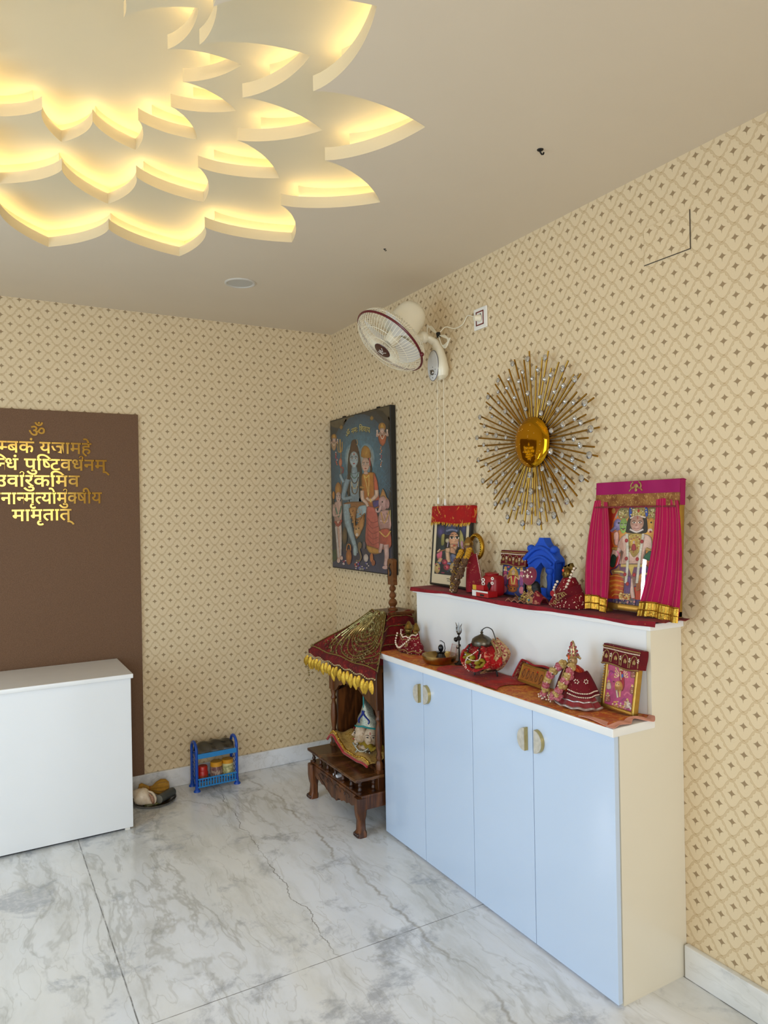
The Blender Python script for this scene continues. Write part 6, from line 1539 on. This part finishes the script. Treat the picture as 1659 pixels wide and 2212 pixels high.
beadgar(w, [(-.088, -.03, .10), (-.075, -.046, .07), (-.045, -.066, .044), (0, -.074, .026)], .0026, 0, .009); w.build('pearl_string', mt_pearl, bv)
w = MB(); r_ = random.Random(6)
for sx in (-1, 1):
    for k in range(9): w.sph((sx*.032+r_.uniform(-.006, .006), -.045-.001*k, .14-.010*k), .0048, 0, 8, 6)
w.build('dark_bead', mt_iron, bv)
MB().lathe([(.039, .138), (.041, .142), (.042, .152), (.038, .168), (.028, .178), (.014, .186), (.007, .190), (.004, .196), (.007, .2), (.0005, .206)], (0, -.004, 0), 0, 36).build('bell_dome', M('tarnished_silver', (112, 104, 90), .32, .9, var=.25, vs_=40), bv)
MB().tube(bez([(.001, -.004, .203), (.006, -.002, .216), (.022, .006, .226), (.042, .012, .218), (.05, .016, .196), (.055, .02, .17)], 6), .0022, 0, 8).tube([(.0+.004*cos(t), -.004, .208+.004*sin(t)) for t in range(7)], .0012, 0, 5).build('hook_wire', mt_iron, bv)
# gold framed plaque lying back, with scarf
GL = (-.200, -2.118, LZ+.001)
gp = frame('gold_plaque', 'low wide gold framed plaque with engraved copper sheet behind the doll', 'picture frame', GL, .160, .076, .010, .014, .38, mt_fgold, yaw=-.10)
MB().box2((-.074, -.004, .006), (.074, .003, .070)).build('copper_sheet', M('copper_print', (184, 116, 50), .4, .4, var=.1, vs_=30), gp, smooth=False)
w = MB(); r_ = random.Random(9)
for k in range(5):
    x = -.055+.028*k; w.tube([(x+.009*cos(t*pi/6), -.0046, .034+.016*sin(t*pi/6)) for t in range(12)], .0009, 0, 4, closed=True); w.tube([(x, -.0046, .045), (x-.004, -.0046, .03), (x+.005, -.0046, .022)], .0012, 0, 4); w.sph((x, -.0046, .05), .003, 0, 6, 5)
for k in range(24): w.box((r_.uniform(-.068, .068), -.0046, r_.uniform(.012, .064)), (.004, .001, .0015))
w.build('engraving', M('engraved_dark', (96, 50, 24), .6), gp)
w = MB()
for x in (-.03, .028): w.sph((x, -.005, .056), .0034, 0, 8, 5)
w.build('red_mark', M('vermilion', (200, 40, 24), .6), gp)
sc_ = thing('scarf', 'narrow red bordered scarf laid over the top of the low gold plaque', 'scarf', GL, (-.38, 0, RW-.10))
def scf(u, v):
    x = -.105+.205*u; drop = .072*max(0, 1-u/.13)**1.4
    return (x, -.012+.03*v, .0815+.004*sin(u*9)-drop+.003*sin(v*4))
s1 = MB().sheet(scf, 34, 8, .002, 0).build('cloth', fabric_pattern('scarf_pink', (150, 60, 70), (190, 150, 110), 60, .35, base2=(120, 16, 26)), sc_)
MB().tube([Vector(scf(i/34, 0))+Vector((0, -.002, 0)) for i in range(35)], .0035, 0, 6).build('border', M('scarf_red', (150, 16, 26), .7), s1)
# dressed doll
dl_ = thing('dressed_doll', 'seated crowned doll in red and gold dress with thick rose garland, beside the pink picture', 'doll', (-.240, -2.395, LZ), (0, 0, RW))
mt_dress = M('red_satin', (136, 14, 26), .55, var=.1, vs_=16, sheen=.3); mt_drz = fabric_pattern('red_orange_satin', (150, 24, 24), (200, 90, 40), 30, .35)
def skirt(u, v):
    a = pi*(.95+1.12*u); R_ = .046+.048*v+.004*sin(u*40)*v
    return (.022+R_*cos(a), R_*.72*sin(a), .066-.062*v**.8+.003*sin(u*40)*v)
w = MB().sheet(skirt, 50, 12, .0025, 0, (0, .3, -1)); sk_ = w.build('skirt', mt_dress, dl_)
w = MB()
for v0, r in ((.99, .0042), (.62, .0026)): w.tube([Vector(skirt(i/50, v0))+Vector((0, -.002, .001)) for i in range(51)], r, 0, 6)
w.build('silver_hem', M('silver_lace', (206, 196, 190), .35, .6, var=.2, vs_=120), sk_)
MB().lathe([(.062, 0), (.064, .02), (.058, .06), (.048, .09), (.034, .118), (.015, .132), (.0005, .134)], (-.006, .008, 0), 0, 34, fold=(.07, 8), sq=(1.05, .75)).build('gown', mt_drz, dl_)
def shawl(u, v):
    a = -1.25+1.75*u; R_ = .040+.042*v**.8; return (.002+1.08*R_*cos(a)+.003*sin(u*14)*v, .006+.86*R_*sin(a), .126-.080*v-.006*sin(u*5)-.014*u)
sw = MB().sheet(shawl, 12, 14, .0025, 0, (0, 1, 0)).build('shawl', mt_emb, dl_)
def shawl2(u, v): a = -1.75-1.5*u; R_ = .040+.034*v**.8; return (-.004+1.08*R_*cos(a)+.003*sin(u*14)*v, .006+.86*R_*sin(a), .124-.088*v-.014*u)
sw2 = MB().sheet(shawl2, 10, 14, .0025, 0, (0, 1, 0)).build('shawl', mt_emb, dl_)
w = MB()
for f in (shawl,):
    for v0 in (.95, .8): beadgar(w, [Vector(f(i/10, v0))+Vector((.0015, -.0025, 0)) for i in range(11)], .0026)
    for v0 in (.35,):
        for c in (.25, .6):
            for a in range(6): w.sph(Vector(f(c+.08*cos(a*1.05), v0+.07*sin(a*1.05)))+Vector((0, -.003, 0)), .0026, 0, 6, 5)
w.build('bead_border', mt_pearl, sw)
w = MB(); w.tube([Vector(shawl2(0, t/14))+Vector((.001, -.003, 0)) for t in range(15)], .003, 0, 5); w.tube([Vector(shawl2(i/10, 1))+Vector((0, -.003, 0)) for i in range(11)], .003, 0, 5); w.build('zari_border', mt_gthread, sw2)
w = MB().sph((0, -.006, .150), (.017, .017, .021), 0, 18, 14); w.tube([(0, -.004, .125), (0, -.005, .14)], .009, 0, 10); w.tube([(0, -.022, .152), (0, -.027, .146), (0, -.022, .144)], [.0015, .0032, .0015], 0, 6); w.sph((0, -.0215, .1385), (.005, .003, .002), 0, 8, 6)
for sx in (-1, 1): w.sph((sx*.0165, -.004, .15), (.003, .004, .007), 0, 8, 6)
hd_ = w.build('head', M('doll_face', (176, 140, 90), .4, .2, var=.12), dl_)
w = MB(); w.sph((0, -.024, .164), (.004, .002, .008), 0, 8, 6); w.build('orange_mark', bpy.data.materials['orange_tilak'], hd_)
w = MB()
for sx in (-1, 1): w.sph((sx*.007, -.0215, .153), (.003, .0015, .0018), 0, 8, 6)
w.build('eye', mt_black, hd_)
w = MB().lathe([(.017, .162), (.019, .168), (.013, .178), (.014, .186), (.010, .198), (.008, .208), (.004, .218), (.0005, .221)], (0, -.003, 0), 0, 18); cw_ = w.build('crown', M('crown_gold', (196, 170, 130), .3, .7, var=.3, vs_=140), hd_)
w = MB()
for z, r, n in ((.171, .018, 9), (.184, .015, 8), (.197, .011, 6)):
    for k in range(n): a = 2*pi*k/n; w.sph((r*cos(a), -.003+r*sin(a), z), (.0027, .0027, .0048), 0, 8, 6)
w.sph((0, -.010, .208), (.005, .004, .009), 0, 8, 6); w.build('crown_stone', M('ruby', (150, 10, 30), .2, coat=.5), cw_)
w = MB(); w.tube([(.019*cos(t*pi/8)*1.25, -.003+.019*sin(t*pi/8), .166) for t in range(16)], .003, 0, 6, closed=True); w.tube([(.02, .0, .166), (.03, .004, .160)], .004, 0, 6); w.build('crown_rim', mt_gthread, cw_)
rd = random.Random(17); wr = MB(); wk = MB(); wg = MB(); wp = MB()
P1 = bez([(-.022, -.030, .137), (-.044, -.044, .118), (-.060, -.056, .094), (-.070, -.064, .068), (-.074, -.068, .042), (-.080, -.070, .018)], 3)
P2 = bez([(.022, -.032, .135), (.024, -.050, .112), (.018, -.062, .090), (.006, -.072, .066), (-.006, -.076, .042), (-.032, -.076, .026)], 3)
for P in (P1, P2):
    for i, q in enumerate(P):
        k = i % 4
        if k in (0,): flower(wk, q, .0165, 0, rd)
        elif k == 2: flower(wr, q, .0165, 0, rd)
        else:
            wg.sph(q, .009, 0, 8, 6)
            for j in range(4): a = j*1.57+.4; wp.sph(q+Vector((.009*cos(a), -.006, .007*sin(a))), .003, 0, 6, 5)
flower(wr, (-.086, -.062, .016), .017, 0, rd); flower(wr, (-.006, -.068, .030), .017, 0, rd); flower(wk, (-.052, -.064, .022), .015, 0, rd); flower(wr, (.022, -.042, .104), .016, 0, rd); flower(wk, (.006, -.060, .072), .017, 0, rd)
for k in range(9): wp.sph((-.086+rd.uniform(-.014, .014), -.078, .016+rd.uniform(-.012, .013)), .003, 0, 6, 5); wp.sph((-.05+rd.uniform(-.016, .016), -.079, .022+rd.uniform(-.014, .014)), .003, 0, 6, 5)
wr.tube([P1[-1]]+P1[::-1]+[Vector((-.02, -.012, .137)), Vector((.018, -.012, .137))]+P2, .004, 0, 5)
g_ = wr.build('garland', mt_fred, dl_); wk.build('khaki_rose', mt_fkhaki, g_); wg.build('green_band', mt_fgrn, g_); wp.build('pearl_bead', mt_pearl, g_)
# pink picture in gold frame with valance
PL = (-.204, -2.562, LZ+.004)
pf = frame('pink_framed_picture', 'gold framed pink picture of a many armed figure riding a tiger', 'picture frame', PL, .150, .208, .013, .022, .17, mt_fgold, yaw=-.06)
p = Print([(1075, 335), (1345, 400), (1290, 775), (1030, 705)], .126, .142, -.006, 1, .012)
p.poly([(1000, 300), (1400, 300), (1400, 800), (1000, 800)], (206, 90, 130), (176, 66, 116), True)
rd = random.Random(2)
for k in range(14): x = rd.uniform(1050, 1320); y = rd.uniform(360, 740); p.line([(x-30, y+20), (x, y-6), (x+34, y+16)], 14, rd.choice([(190, 70, 150), (216, 110, 140), (160, 60, 120)]))
p.line([(1052, 400), (1070, 420), (1058, 470)], 12, (214, 190, 120)); 
for x, y in ((1075, 540), (1065, 650), (1300, 580), (1250, 700), (1310, 440)): p.ell(x, y-26, 11, 14, (220, 180, 110)); p.poly([(x-18, y-14), (x+18, y-14), (x+22, y+40), (x-22, y+40)], rd.choice([(190, 90, 100), (220, 190, 170), (176, 110, 90)])); p.scatter(x-20, y-20, x+20, y+40, 8, 5, [(230, 210, 160), (150, 60, 60)], int(x))
for q in (-1, 1):
    for k in range(4): p.line([(1196, 450), (1196+q*(26+6*k), 436+14*k), (1196+q*(48+4*k), 400+26*k)], 8, (226, 190, 150)); p.ell(1196+q*(50+4*k), 396+26*k, 6, 8, (220, 200, 120))
p.ell(1198, 400, 22, 30, (214, 180, 90)); p.face(1198, 408, 12, 18, (236, 200, 160)); p.poly([(1186, 370), (1210, 370), (1212, 350), (1198, 338), (1184, 350)], (206, 150, 60)); p.poly([(1180, 430), (1216, 430), (1228, 540), (1206, 600), (1186, 540)], (190, 30, 50), (150, 20, 44)); p.line([(1190, 430), (1196, 500)], 7, (236, 220, 170)); p.ell(1208, 465, 9, 18, (60, 100, 180))
p.ell(1172, 560, 38, 50, (220, 160, 70), (190, 120, 50)); p.ell(1162, 540, 24, 28, (236, 200, 140), (206, 150, 80)); p.line([(1150, 590), (1158, 640), (1160, 655)], 18, (230, 214, 190)); p.line([(1184, 590), (1180, 650)], 16, (226, 180, 100)); p.line([(1130, 520), (1118, 515)], 8, (40, 30, 30)); p.ell(1154, 536, 4, 5, (30, 20, 20)); p.ell(1172, 540, 4, 5, (30, 20, 20))
for k in range(5): p.line([(1146+k*12, 560), (1150+k*11, 600)], 4, (60, 36, 26))
p.ell(1185, 380, 12, 16, (220, 60, 40)); p.scatter(1110, 690, 1240, 745, 30, 8, [(220, 170, 90), (180, 120, 60), (236, 210, 150)], 3); p.scatter(1230, 690, 1290, 750, 12, 9, [(226, 216, 200), (190, 160, 150)], 6)
p.build('print', mt_print_m, pf)
w = MB()
for k in range(16): w.sph((-.0755, -.011, .03+.009*k), .003, 0, 6, 5)
w.build('bead_edge', mt_fgold, pf)
valance(PL, (-.17, 0, RW-.06), .156, .210, .066, .026, mt_emb, 'maroon embroidered cloth cover over the gold framed pink picture')
